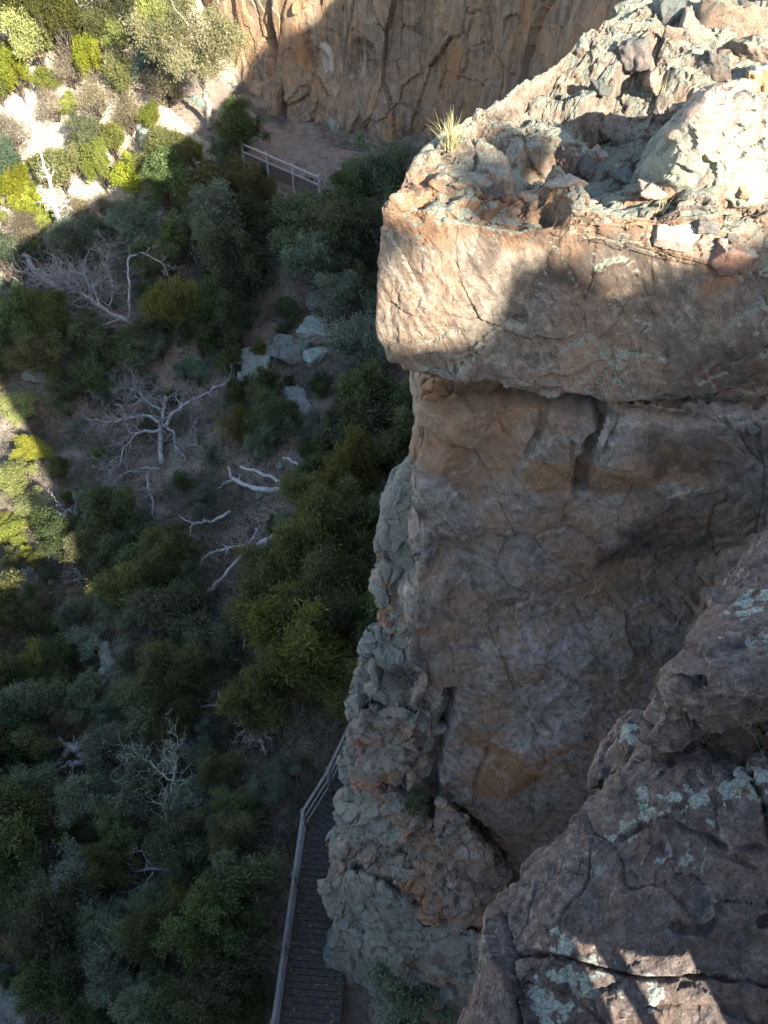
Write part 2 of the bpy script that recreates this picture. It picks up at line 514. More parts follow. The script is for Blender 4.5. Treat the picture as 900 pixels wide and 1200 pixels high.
def graded(lo, hi, step, out, n):
    c = np.arange(lo, hi, step)
    g = np.geomspace(step, out, n)
    return np.concatenate([lo - np.cumsum(g)[::-1], c, hi + np.cumsum(g)])
gx = graded(-34, 10, 0.22, 90, 22); gy = graded(-2, 80, 0.26, 90, 22)
X, Y = np.meshgrid(gx, gy, indexing='ij')
Z = tz(np.clip(X.ravel(), -69, 17), np.clip(Y.ravel(), -13, 139))
Z = Z + 0.05 * fbm(np.stack([X.ravel(), Y.ravel(), 0 * Z], 1) * 3.1, 3, 77)
Z = np.clip(Z, -12, 40)
nx, ny = len(gx), len(gy)
gmk = np.zeros((len(Z), 4)); gmk[:, 3] = 0.85 * sstep(36, 42, Y.ravel() + 0.35 * (-X.ravel() - 12)) * sstep(-6.5, -9.5, X.ravel()) + 0.22 * sstep(-13.0, -14.5, X.ravel()) * sstep(18.5, 20, Y.ravel()) * sstep(30, 27, Y.ravel())  # pale sandy soil, its colour brightened where the sun falls
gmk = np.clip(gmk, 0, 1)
ii = (np.arange(nx - 1)[:, None] * ny + np.arange(ny - 1)[None, :]).ravel()
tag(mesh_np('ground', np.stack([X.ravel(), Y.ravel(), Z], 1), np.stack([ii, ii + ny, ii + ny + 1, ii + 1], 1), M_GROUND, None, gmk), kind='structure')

# ------------------------------------------------------------------ rock colours
M_WALL = rock_mat('wall_sandstone', (0.052, 0.044, 0.037), (0.195, 0.173, 0.148), (0.375, 0.34, 0.295), (0.28, 0.14, 0.055),
                  (0.27, 0.28, 0.245), (0.37, 0.345, 0.35), streak_rot=(0, rad(32), 0), streak=(1.7, 1.2, 0.8), lich_cut=0.62, strk=0.6, drift=(0.30, 0.28, 0.268), dk=0.7)
M_CAP = rock_mat('capstone_sandstone', (0.04, 0.032, 0.026), (0.135, 0.112, 0.088), (0.28, 0.24, 0.19), (0.28, 0.14, 0.065),
                 (0.22, 0.235, 0.175), (0.33, 0.295, 0.225), streak_rot=(0, rad(30), 0), streak=(1.6, 1, 0.8), lich_cut=0.60, fine=1.3)
M_BUT = rock_mat('buttress_sandstone', (0.04, 0.036, 0.032), (0.15, 0.132, 0.115), (0.30, 0.275, 0.24), (0.36, 0.18, 0.08),
                 (0.215, 0.23, 0.19), (0.38, 0.36, 0.32), streak_rot=(0, rad(-40), 0), streak=(0.6, 1, 2.6), lich_cut=0.55, fine=1.2, bump=1.4)
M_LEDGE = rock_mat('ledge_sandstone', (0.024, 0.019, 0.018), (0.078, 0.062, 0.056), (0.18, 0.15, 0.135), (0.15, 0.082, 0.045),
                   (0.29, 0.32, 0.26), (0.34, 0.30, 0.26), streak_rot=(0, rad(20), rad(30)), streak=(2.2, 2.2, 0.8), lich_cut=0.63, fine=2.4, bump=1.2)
M_FAR = rock_mat('far_cliff_sandstone', (0.055, 0.043, 0.034), (0.175, 0.132, 0.092), (0.31, 0.25, 0.18), (0.35, 0.17, 0.062),
                 (0.24, 0.26, 0.26), (0.46, 0.40, 0.33), streak=(2.6, 2.6, 0.22), lich_cut=0.66, fine=0.35, bump=1.2, strk=0.75)
M_BOULDER = rock_mat('boulder_sandstone', (0.045, 0.042, 0.038), (0.14, 0.135, 0.125), (0.27, 0.265, 0.245), (0.30, 0.17, 0.10),
                     (0.25, 0.29, 0.24), (0.36, 0.36, 0.33), lich_cut=0.54, fine=1.0, bump=1.4, rnd=0.25)
M_FRAG = rock_mat('loose_sandstone', (0.05, 0.041, 0.035), (0.15, 0.126, 0.103), (0.26, 0.232, 0.19), (0.40, 0.20, 0.13),
                  (0.20, 0.21, 0.155), (0.27, 0.24, 0.19), lich_cut=0.55, fine=2.2, bump=1.0, rnd=0.3)

def masks(V, R=0, Gn=0, B=0, A=0):
    o = np.zeros((len(V), 4)); o[:, 0] = R; o[:, 1] = Gn; o[:, 2] = B; o[:, 3] = A
    return o

# ------------------------------------------------------------------ the far cliff
fc = FOOT[:12][::-1]                      # from right to left
seg = np.linalg.norm(np.diff(fc, axis=0), axis=1); L = np.concatenate([[0], np.cumsum(seg)])
s_f = []
s = 0.0
while s < L[-1]:
    x = np.interp(s, L, fc[:, 0]); s_f.append(s)
    s += 0.085 if -13 < x < 6.5 and s > 24 else 0.5
s_f = np.array(s_f)
def smooth_poly(s):
    o = np.zeros((len(s), 2))
    for w_, k in ((0.5, 0.0), (0.25, -1.2), (0.25, 1.2)):
        for c in range(2): o[:, c] += w_ * np.interp(s + k, L, fc[:, c])
    return o
bp = smooth_poly(s_f)
tn = np.gradient(bp, axis=0); tn /= np.linalg.norm(tn, axis=1)[:, None]
out = np.stack([tn[:, 1], -tn[:, 0]], 1)                     # towards the valley
if (out[len(out) // 2] @ np.array([0, -1.0])) < 0: out = -out
zr = np.concatenate([np.arange(-2.0, 11, 0.085), np.linspace(11, 19, 16)])
S, Zg = np.meshgrid(np.arange(len(s_f)), zr, indexing='ij')
S = S.ravel(); Zf = Zg.ravel()
base = np.stack([bp[S, 0], bp[S, 1], Zf], 1)
on = np.stack([out[S, 0], out[S, 1], 0 * Zf], 1)
slen = s_f[S]
qs = np.stack([slen, Zf * 0.25, 0 * Zf], 1)
f1, e1, _ = facet(np.stack([slen * 0.55, Zf * 0.16, 0 * Zf], 1), (1, 1, 1), 21, 1.0, 0.10)
f2, e2, _ = facet(np.stack([slen * 0.9, Zf * 0.8, 0 * Zf], 1), (1, 1, 1), 22, 1.0, 0.15)
dsp = 0.32 * f1 + 0.16 * f2 + 0.5 * fbm(qs * 0.3, 3, 23) + 0.02 * ridged(np.stack([slen * 1.6, Zf * 0.9, 0 * Zf], 1), 4, 24)
dsp -= 0.14 * sstep(0.03, 0.0, e1)
toe = sstep(5.5, 1.0, Zf) ** 2 * 1.5 * (0.7 + 0.6 * fbm(qs * 0.8, 2, 26))     # rubble apron
dsp = dsp + toe - 0.08 * np.maximum(0, Zf - 2)
fpt = base + on * dsp[:, None]
def cave(c, r, dep):
    global dsp
    d = np.linalg.norm((base - c) / np.array(r), axis=1)
    dsp = dsp - 0.45 * dep * sstep(1.15, 0.2, d + 0.25 * fbm(base * 0.9, 3, 31))
cave(P(425, 78, 45.7), (0.9, 3, 1.3), 1.5)
cave(P(372, 78, 46.6), (0.6, 3, 0.8), 0.9)
cave(P(318, 70, 48.5), (0.35, 3, 2.2), 0.9)
cave(P(312, 15, 48.8), (0.25, 3, 2.2), 0.8)
cave(P(595, 15, 43.5), (0.25, 3, 2.5), 0.9)
cave(P(590, 60, 43.5), (0.2, 3, 2.5), 0.5)
fpt = base + on * dsp[:, None]
# the top runs back as a rising shelf
nz = len(zr)
topr = fpt.reshape(len(s_f), nz, 3)[:, -1, :]
b1 = topr - np.concatenate([out, np.zeros((len(out), 1))], 1) * 8 + np.array([0, 0, 3])
grid = np.concatenate([fpt.reshape(len(s_f), nz, 3), b1[:, None, :]], 1); nz += 1
Vf = grid.reshape(-1, 3)
i = (np.arange(len(s_f) - 1)[:, None] * nz + np.arange(nz - 1)[None, :]).ravel()
far_faces = np.stack([i, i + 1, i + nz + 1, i + nz], 1)
mk = np.zeros((len(Vf), 4))
rst = blobs(Vf, [(P(520, 120, 43), (2.2, 3, 3.0), 0.8), (P(640, 40, 42), (1.5, 4, 3.5), 0.9), (P(450, 140, 44.5), (1.2, 3, 2.5), 0.7),
                 (P(365, 70, 46), (0.7, 3, 1.2), 1.0), (P(300, 60, 48.5), (3.5, 4, 4.0), 0.65), (P(360, 20, 47), (2.5, 3, 2.5), 0.7), (P(590, 110, 43), (0.7, 3, 3), 0.9)], 41, 0.5, 0.5)
stv = fbm(np.stack([Vf[:, 0] * 1.3, Vf[:, 1] * 1.3, Vf[:, 2] * 0.12], 1), 4, 42)
mk[:, 0] = np.clip(rst * (0.7 + 0.7 * stv), 0, 1)
mk[:, 2] = np.clip(0.55 * sstep(0.1, 0.7, fbm(np.stack([Vf[:, 0], Vf[:, 1], Vf[:, 2] * 0.1], 1) + 9, 4, 43)), 0, 1)
mk[:, 3] = np.clip(blobs(Vf, [(P(383, 70, 46.6), (0.5, 3, 0.8), 0.9), (P(300, 105, 48), (2, 3, 1.2), 0.5)], 44, 0.3, 1.0)
                   + 0.45 * sstep(0.2, 0.8, fbm(Vf * 0.4, 3, 45)), 0, 1)
farc = mesh_np('cliff', Vf, far_faces, M_FAR, None, mk, smooth=False)
tag(farc, 'tall orange and grey streaked cliff with hollows above the far path', 'cliff')

# dirt path on the bench below it
pp = [P(x, y, yy)[:2] for x, y, yy in ((215, 150, 48.2), (262, 150, 45.4), (330, 178, 42.4), (395, 187, 40.9), (470, 195, 40.0))]
pp = np.array([(-13.5, 51.0), (-9.2, 46.0), (-6.2, 43.2), (-3.4, 41.2), (-0.5, 40.6), (3.2, 39.2), (5.0, 35)])
ps = np.concatenate([[0], np.cumsum(np.linalg.norm(np.diff(pp, axis=0), axis=1))])
su = np.linspace(0, ps[-1], 90)
pc = np.stack([np.interp(su, ps, pp[:, 0]), np.interp(su, ps, pp[:, 1])], 1)
pt = np.gradient(pc, axis=0); pt /= np.linalg.norm(pt, axis=1)[:, None]; pn = np.stack([-pt[:, 1], pt[:, 0]], 1)
wv = np.linspace(-1.7, 1.7, 14)
PV = (pc[:, None, :] + pn[:, None, :] * wv[None, :, None] * (1 + 0.15 * perlin(np.stack([su, su * 0, su * 0], 1) * 0.6, 5))[:, None, None]).reshape(-1, 2)
PZv = tz(PV[:, 0], PV[:, 1])
PZv = PZv + 0.05 + 0.03 * fbm(np.stack([PV[:, 0], PV[:, 1], 0 * PZv], 1) * 1.5, 3, 8)
i = (np.arange(89)[:, None] * 14 + np.arange(13)[None, :]).ravel()
def dirt_mat():
    b = NB('packed_dirt'); co = b.coord()
    n = b.noise(co, 2.0, 8, 0.7); n3 = b.noise(co, 22, 5, 0.7)
    col = b.ramp(b.math('ADD', b.math('MULTIPLY', n, 0.6), b.math('MULTIPLY', n3, 0.4)), [(0.35, (0.12, 0.095, 0.075)), (0.65, (0.27, 0.215, 0.17))])
    return b.done(col, 0.95, b.bump(b.math('ADD', n, n3), 0.05))
tag(mesh_np('path', np.column_stack([PV, PZv]), np.stack([i, i + 14, i + 15, i + 1], 1), dirt_mat()), kind='structure')

# ------------------------------------------------------------------ the near buttress: wall face, ribs and toe are parts of one cliff
butt = empty('cliff_buttress', (1.5, 7.2, 0), 'sheer grey and rust stained cliff wall standing under the overhanging block', 'cliff')
Wp = lambda x, y: P(x, y, 6.6)
crack1 = [Wp(712, 462), Wp(706, 492), Wp(693, 520), Wp(683, 545), Wp(681, 568)]
crack2 = [Wp(646, 462), Wp(634, 498), Wp(622, 526)]
cr_low = [Wp(575, 880), Wp(560, 905), Wp(555, 935)]
cr_lo2 = [Wp(640, 905), Wp(622, 935), Wp(628, 960)]
cleft1 = [Wp(530, 815), Wp(522, 845), Wp(515, 880), Wp(508, 915), Wp(503, 945)]
cleft2 = [Wp(530, 938), Wp(556, 962), Wp(580, 1005), Wp(612, 1062)]
joint1 = [Wp(500, 600), Wp(540, 655), Wp(575, 720), Wp(600, 790), Wp(640, 880)]
joint2 = [Wp(690, 590), Wp(720, 650), Wp(735, 720), Wp(760, 780)]
def wall_big(V, N):
    f = sstep(-0.3, -0.7, N[:, 1])
    d = 0.13 * fbm(V * np.array([0.45, 0.45, 0.3]), 3, 51) * f
    a, e, _ = facet(V, (0.5, 0.4, 0.28), 52, 0.8, 0.4)
    d = d + f * 0.11 * a
    d = d - 0.35 * f * sstep(13.9, 13.0, V[:, 2]) * sstep(1.6, 4.2, V[:, 0])            # below the brown band the right side is hollowed
    d = d - 0.22 * sstep(0.9, 0.2, np.abs(V[:, 2] - 12.2 + 0.5 * np.abs(V[:, 0] - 2.2))) * sstep(1.2, 0.4, np.abs(V[:, 0] - 2.2)) * f
    ed_ = sstep(1.0, 0.5, V[:, 0])
    d = d + ed_ * 0.26 * facet(V, (1.5, 1.5, 0.9), 48, 1.0, 0.2)[0] + ed_ * 0.12 * facet(V, (3, 3, 2.2), 49, 1.0, 0.2)[0]
    d = d + 0.2 * sstep(-0.4, -0.8, N[:, 0]) * (fbm(V * np.array([0.8, 0.8, 1.3]), 4, 53))
    return d
def wall_detail(V, N):
    f = sstep(-0.2, -0.6, N[:, 1])
    al = V[:, 0] * 0.5 - V[:, 2] * 0.87; ac = V[:, 0] * 0.87 + V[:, 2] * 0.5
    st = np.stack([ac * 3.2, al * 0.6, V[:, 1]], 1)
    d = 0.020 * ridged(st, 4, 54) * f
    a, e, _ = facet(np.stack([ac, al * 0.4, V[:, 1]], 1), (1.6, 1.6, 0.5), 55, 0.8, 0.15)
    d += 0.055 * a - 0.03 * sstep(0.03, 0.0, e) * sstep(0.1, 0.5, fbm(V * 0.7, 2, 56) + 0.2)
    a, e, _ = facet(V, (3.2, 2, 2.4), 57, 0.8, 0.4)
    d += 0.020 * a
    d += 0.011 * fbm(V * 7, 4, 58)
    d = d - 0.5 * f * sstep(15.72, 15.84, V[:, 2] + 0.07 * fbm(V * np.array([1.5, 0, 0]), 3, 68))
    w = 0.012 + 0.02 * np.abs(perlin(V * 3, 59))
    wv = V + 0.05 * np.stack([perlin(V * 5, 60), perlin(V * 5, 61), perlin(V * 5, 62)], 1)
    for c, dp, ww in ((crack1, 0.20, 2.4), (crack2, 0.10, 1.0), (cr_low, 0.08, 0.9), (cr_lo2, 0.08, 0.9), (cleft1, 0.5, 3.6), (cleft2, 0.6, 6.0), (joint1, 0.025, 0.7)):
        d -= dp * sstep(2.2, 0.6, seg_dist(wv * np.array([1, 0, 1]) + np.array([0, 6.6, 0]), c) / (w * ww + 0.012))
    return d
def wall_mask(V, N):
    rs = blobs(V, [(Wp(545, 490), (0.7, 1, 0.9), 0.75), (Wp(600, 480), (0.8, 1, 0.5), 0.6), (Wp(640, 560), (0.35, 1, 0.35), 0.9), (Wp(720, 560), (0.5, 1, 0.25), 0.9),
                   (Wp(735, 700), (0.8, 1, 1.3), 0.5), (Wp(645, 600), (0.3, 1, 0.5), 0.6), (Wp(600, 800), (0.5, 1, 1.2), 0.55), (Wp(530, 760), (0.35, 1, 1.6), 0.5),
                   (Wp(680, 640), (0.4, 1, 0.6), 0.6), (Wp(590, 905), (0.8, 1, 1.3), 0.95), (Wp(630, 900), (0.5, 1, 1.1), 0.85), (Wp(560, 860), (0.4, 1, 1.0), 0.7), (Wp(700, 860), (0.7, 1, 1.6), 0.3)], 63, 0.6, 1.3)
    dk = blobs(V, [(Wp(560, 465), (0.8, 1, 0.4), 0.55), (Wp(700, 475), (0.6, 1, 0.5), 0.5), (Wp(770, 620), (0.7, 1, 0.8), 0.75), (Wp(640, 600), (0.4, 1, 0.8), 0.4), (Wp(500, 640), (0.3, 1, 2), 0.25),
                   (Wp(800, 570), (1.0, 1, 0.5), 0.6), (Wp(740, 720), (0.5, 1, 0.7), 0.35), (Wp(570, 640), (0.6, 1, 1.3), 0.3), (Wp(850, 600), (0.8, 1, 1.5), 0.6)], 64, 0.6, 1.3)
    pl = blobs(V, [(Wp(650, 640), (0.35, 1, 1.0), 0.5), (Wp(630, 740), (0.5, 1, 1.8), 0.6), (Wp(640, 830), (0.9, 1, 2.2), 0.75), (Wp(590, 900), (0.5, 1, 1.0), 0.5), (Wp(590, 770), (0.4, 1, 1.5), 0.35),
                   (Wp(680, 760), (0.7, 1, 1.5), 0.5), (Wp(700, 500), (0.4, 1, 0.4), 0.35)], 65, 0.6, 1.2)
    return masks(V, rs, 0.15 + 0.25 * perlin(V * 0.6, 66), dk, pl)
wall_pts = [(0.44, 6.62, 15.98), (0.44, 6.62, 12.5), (0.50, 6.62, 8), (0.55, 6.6, 3), (0.6, 6.5, -1), (8.5, 6.3, 15.9), (8.5, 6.3, -1),
            (0.50, 9.5, 15.95), (0.6, 9.5, -1), (8.5, 10.5, 16), (8.5, 10.5, -1)]
wallo = rock('wall_face', wall_pts, M_WALL, butt, 0.22, 1, wall_big, wall_detail, wall_mask, px=3.4, far=0.6)

def but_big(amp=0.16, sc=(0.9, 0.9, 0.8), seed=70):
    def f(V, N):
        a, e, _ = facet(V, sc, seed, 1.2, 0.1)
        return 0.9 * amp * a + amp * 0.3 * fbm(V * 0.8, 3, seed + 1)
    return f
def but_detail(seed, amp=1.0, sl=(1.7, 1.7, 1.1), tilt=0.0):
    def f(V, N):
        q = V.copy()
        if tilt:
            c, s_ = math.cos(tilt), math.sin(tilt)
            q = np.stack([c * V[:, 0] + s_ * V[:, 2], V[:, 1], -s_ * V[:, 0] + c * V[:, 2]], 1)
        a, e, _ = facet(q, sl, seed, 1.0, 0.25)
        d = 0.15 * a - 0.09 * sstep(0.06, 0.0, e)
        a2, e2, _ = facet(q, np.array(sl) * 2.7, seed + 3, 1.0, 0.25)
        d += 0.035 * a2 - 0.02 * sstep(0.06, 0.0, e2)
        d += 0.012 * ridged(q * np.array([1.5, 1.5, 5.0]), 3, seed + 5) + 0.009 * fbm(V * 9, 4, seed + 6)
        return amp * d
    return f
def but_mask(rust=0.1, lich=0.55, dark=0.1, pale=0.1, seed=80, spots=()):
    def f(V, N):
        up = sstep(0.0, 0.8, N[:, 2])
        n = fbm(V * 0.9, 3, seed)
        r = np.clip(rust + 0.5 * n, 0, 1); 
        b = np.full(len(V), dark); a = pale + 0.3 * perlin(V * 1.3, seed + 4)
        g = lich - 0.12 + 0.55 * fbm(V * 1.1, 4, seed + 2) + 0.12 * up; b = b + 0.35 * sstep(0.1, 0.6, fbm(V * 1.4, 3, seed + 5))
        for ch, c, rr, st in spots:
            w = blobs(V, [(c, rr, 1.0)], seed + 9, 0.45, 2.0)
            if ch == 'r': r = np.maximum(r, w * st); g = g * (1 - w)
            if ch == 'g': g = np.maximum(g, w * st)
            if ch == 'b': b = np.maximum(b, w * st); g = g * (1 - w)
            if ch == 'a': a = np.maximum(a, w * st); g = g * (1 - 0.6 * w)
        return masks(V, r, g, b, a)
    return f
def pick(lst):
    return [P(x, y, Y) for x, y, Y in lst]
# upper grey-green rib
rock('upper_rib', pick([(497, 528, 7.0), (475, 543, 7.1), (455, 588, 7.1), (446, 640, 7.1), (444, 690, 7.15), (458, 705, 7.1), (488, 745, 6.95), (500, 700, 6.9)])
     + pick([(480, 540, 8.6), (462, 590, 8.6), (452, 650, 8.6), (454, 690, 8.6), (520, 560, 8.6), (520, 730, 8.6), (520, 540, 7.2), (520, 740, 7.2)]),
     M_BUT, butt, 0.07, 1, but_big(0.10), but_detail(71, 0.8), but_mask(0.0, 0.85, 0.05, 0.15, 81), px=3.2)
# broken orange patch
rock('broken_orange_rib', pick([(448, 640, 7.25), (445, 672, 7.2), (452, 712, 7.15), (460, 740, 7.1), (490, 765, 6.95), (497, 700, 6.95), (490, 650, 7.1)])
     + pick([(452, 640, 8.6), (455, 740, 8.6), (520, 640, 8.6), (520, 770, 8.6), (520, 690, 7.1)]),
     M_BUT, butt, 0.07, 1, but_big(0.14, (1.6, 1.6, 1.4), 73), but_detail(74, 1.3, (3, 3, 2.6)), but_mask(0.85, 0.1, 0.1, 0.2, 82), px=3.2)
# mid knobs
rock('middle_rib', pick([(462, 715, 7.1), (440, 742, 7.2), (424, 765, 7.2), (418, 800, 7.2), (426, 832, 7.15), (445, 850, 7.0), (492, 835, 6.75), (496, 740, 6.8)])
     + pick([(440, 745, 8.8), (428, 800, 8.8), (435, 850, 8.8), (520, 740, 8.8), (520, 840, 8.8), (520, 800, 6.95)]),
     M_BUT, butt, 0.07, 1, but_big(0.22, (1.3, 1.3, 1.1), 75), but_detail(76, 1.3), but_mask(0.05, 0.75, 0.12, 0.3, 83, [('b', P(478, 790, 6.9), 0.35, 0.8)]), px=3.2)
rock('lower_rib', pick([(430, 832, 7.0), (412, 868, 7.0), (413, 905, 6.9), (428, 932, 6.75), (460, 932, 6.5), (478, 895, 6.5), (496, 838, 6.6)])
     + pick([(430, 835, 8.8), (416, 880, 8.8), (425, 930, 8.8), (520, 835, 8.8), (500, 930, 8.8)]),
     M_BUT, butt, 0.07, 1, but_big(0.2, (1.4, 1.4, 1.1), 77), but_detail(78, 1.2, (2, 2, 1.6), 0.7),
     but_mask(0.15, 0.5, 0.1, 0.3, 84, [('r', P(435, 912, 6.9), (0.4, 0.6, 0.5), 0.95), ('r', P(455, 918, 6.6), (0.3, 0.6, 0.5), 0.9)]), px=3.2)
# tilted slabs under the knobs
rock('tilted_slab', pick([(430, 925, 6.7), (408, 940, 6.9), (396, 968, 6.8), (390, 1000, 6.5), (405, 1020, 6.2), (470, 1050, 5.7), (520, 1085, 5.3), (545, 1075, 5.4), (540, 1020, 5.7), (500, 965, 6.1), (470, 930, 6.4)])
     + pick([(420, 950, 8.8), (405, 1000, 8.6), (440, 1060, 7.6), (540, 1000, 8.0), (520, 1090, 6.8)]),
     M_BUT, butt, 0.07, 1, but_big(0.2, (1.0, 1.0, 1.8), 85), but_detail(86, 1.3, (1.3, 1.6, 3.0), 0.75),
     but_mask(0.42, 0.5, 0.12, 0.3, 87, [('g', P(400, 965, 6.7), 0.6, 0.9), ('g', P(435, 945, 6.6), 0.4, 0.8)]), px=3.2)
rock('dark_block', pick([(515, 938, 6.15), (535, 945, 6.15), (565, 985, 5.9), (602, 1050, 5.6), (600, 1080, 5.4), (570, 1085, 5.2), (530, 1040, 5.45), (505, 975, 5.95)])
     + pick([(530, 945, 7.6), (600, 1050, 7.0), (560, 1090, 6.6), (510, 980, 7.4)]),
     M_WALL, butt, 0.07, 1, but_big(0.14, (1.2, 1.2, 1.2), 88), but_detail(89, 1.0, (1.8, 1.8, 1.5), 0.7),
     lambda V, N: masks(V, blobs(V, [(P(535, 1010, 5.6), 0.5, 0.6), (P(570, 1075, 5.3), 0.6, 0.5)], 3), 0.05, blobs(V, [(P(560, 960, 5.9), 0.5, 0.8), (P(590, 1030, 5.6), 0.6, 0.7)], 4),
                        blobs(V, [(P(578, 1078, 5.3), 0.35, 0.8), (P(548, 1000, 5.8), 0.2, 0.7)], 5, 0.8, 5)), px=3.2)
rock('fallen_brown_slab', pick([(470, 1000, 6.1), (510, 1000, 5.9), (560, 1065, 5.3), (600, 1095, 5.0), (600, 1125, 4.7), (560, 1130, 4.7), (510, 1085, 5.1), (470, 1040, 5.6)])
     + pick([(480, 1010, 7.4), (600, 1100, 6.2), (550, 1140, 5.8)]),
     M_BUT, butt, 0.07, 1, but_big(0.14, (1.2, 1.2, 1.6), 90), but_detail(91, 1.1, (1.3, 1.6, 2.6), 0.7),
     but_mask(0.55, 0.05, 0.25, 0.25, 92, [('a', P(572, 1115, 4.85), 0.28, 1.0)]), px=3.2)
rock('green_toe', pick([(412, 1022, 6.0), (400, 1050, 6.0), (388, 1130, 5.5), (385, 1165, 5.3), (400, 1215, 4.9), (440, 1180, 4.7), (470, 1130, 4.9), (492, 1100, 5.1), (498, 1075, 5.25), (450, 1035, 5.7)])
     + pick([(415, 1030, 8.0), (395, 1160, 7.0), (500, 1080, 7.0), (450, 1230, 6)]) + [(-0.9, 5.2, -0.8), (0.3, 4.6, -0.8), (0.6, 6.5, -0.8)],
     M_BUT, butt, 0.07, 1, but_big(0.18, (0.8, 0.8, 1.0), 93), but_detail(94, 0.9, (1.4, 1.4, 1.6), -0.5), but_mask(0.0, 0.95, 0.05, 0.1, 95), px=3.2)
rock('lower_toe', pick([(500, 1085, 5.2), (470, 1120, 5.0), (445, 1170, 4.7), (420, 1260, 4.2), (560, 1260, 3.9), (600, 1130, 4.6), (560, 1095, 4.9)])
     + pick([(480, 1100, 7.0), (640, 1120, 6.6)]) + [(-0.2, 4.2, -0.8), (2.6, 4.0, -0.8), (2.6, 6.5, -0.8)],
     M_BUT, butt, 0.07, 1, but_big(0.16, (0.9, 0.9, 1.0), 96), but_detail(97, 0.9, (1.5, 1.5, 1.3), 0.4), but_mask(0.15, 0.6, 0.15, 0.15, 98, [('a', P(570, 1118, 4.7), 0.3, 1.0)]), px=3.2)
rock('left_flake', pick([(394, 980, 6.75), (386, 1005, 6.6), (384, 1035, 6.4), (390, 1060, 6.2), (402, 1060, 6.0), (412, 1020, 6.2), (405, 990, 6.5)])
     + pick([(400, 985, 8), (395, 1060, 7.4), (420, 1040, 7.2)]),
     M_BUT, butt, 0.07, 1, but_big(0.12, (1.8, 1.8, 1.6), 99), but_detail(100, 1.2), but_mask(0.3, 0.5, 0.2, 0.3, 101), px=3.2)
# brown band under the capstone, right of the crack
rock('brown_band', [P(x, y, 6.36) for x, y in ((716, 470), (770, 486), (830, 482), (862, 505), (886, 545), (845, 575), (803, 590), (760, 572), (700, 548), (692, 530))]
     + [P(x, y, 7.2) for x, y in ((716, 475), (830, 486), (880, 545), (803, 580), (700, 545))],
     M_WALL, butt, 0.10, 1, but_big(0.05, (0.8, 0.8, 1.0), 102), lambda V, N: 0.5 * wall_detail(V, N) + 0.03 * facet(V, (1.5, 1, 2.2), 103, 0.8)[0],
     lambda V, N: masks(V, 0.15 + blobs(V, [(P(790, 540, 6.4), (0.8, 1, 0.4), 0.6), (P(740, 560, 6.4), (0.5, 1, 0.2), 0.7)], 6), 0.05,
                        0.15 + blobs(V, [(P(820, 520, 6.4), (0.9, 1, 0.5), 0.6)], 7), blobs(V, [(P(725, 500, 6.4), 0.35, 0.55)], 8)), px=3.2)
# the gully's right-hand side, mostly out of the picture
rock('gully_side', [(4.2, 5.9, 15.6), (4.0, 5.7, 12), (4.4, 5.2, 3), (4.4, 5, -1), (9, 3, 16.5), (9, 3, -1), (9, 10, 17), (9, 10, -1), (4.6, 8, 15.6), (5, 9, -1)],
     M_WALL, butt, 0.25, 2, but_big(0.25, (0.6, 0.6, 0.5), 104), but_detail(105, 1.0), lambda V, N: masks(V, 0.2, 0.2, 0.3, 0.1), px=7, far=0.6)
# pebbly notch between capstone and brown band
rock('notch_floor', [P(x, y, Y) for x, y, Y in ((760, 470, 6.65), (830, 478, 6.6), (905, 515, 6.5), (960, 520, 6.5), (960, 440, 7.4), (870, 430, 7.6), (800, 450, 7.6))]
     + [P(x, y + 40, Y) for x, y, Y in ((770, 480, 6.9), (960, 520, 6.8), (960, 440, 7.8), (800, 450, 7.8))],
     M_LEDGE, butt, 0.10, 1, None, lambda V, N: 0.06 * facet(V, (5, 5, 5), 106, 0.9)[0] + 0.05 * facet(V, (11, 11, 11), 107, 0.9)[0], lambda V, N: masks(V, 0.1, 0.55, 0.15, 0.25), px=3.2)

# ------------------------------------------------------------------ the overhanging block
capo = empty('overhanging_block', (1.8, 8.5, 16.1), 'huge overhanging sandstone block, sunlit and rubbly on top, perched on the cliff wall', 'boulder')
def cap_big(V, N):
    up = sstep(0.35, 0.75, N[:, 2]); fr = sstep(-0.3, -0.7, N[:, 1]) * (1 - up)
    a, e, _ = facet(V, (0.9, 0.9, 0.5), 110, 0.8, 0.2)
    b_, e2, _ = facet(V, (2.0, 2.0, 0.7), 111, 1.0, 0.2)
    hol = sstep(1.35, 0.45, np.linalg.norm((V[:, :2] - np.array([1.95, 8.65])) / np.array([1.15, 1.25]), axis=1) + 0.25 * perlin(V * 1.3, 109))
    return up * (0.30 * a + 0.15 * b_ - 0.10 * sstep(0.10, 0.0, e2) - 0.55 * hol) + fr * (0.10 * a + 0.10 * fbm(V * 0.7, 3, 112))
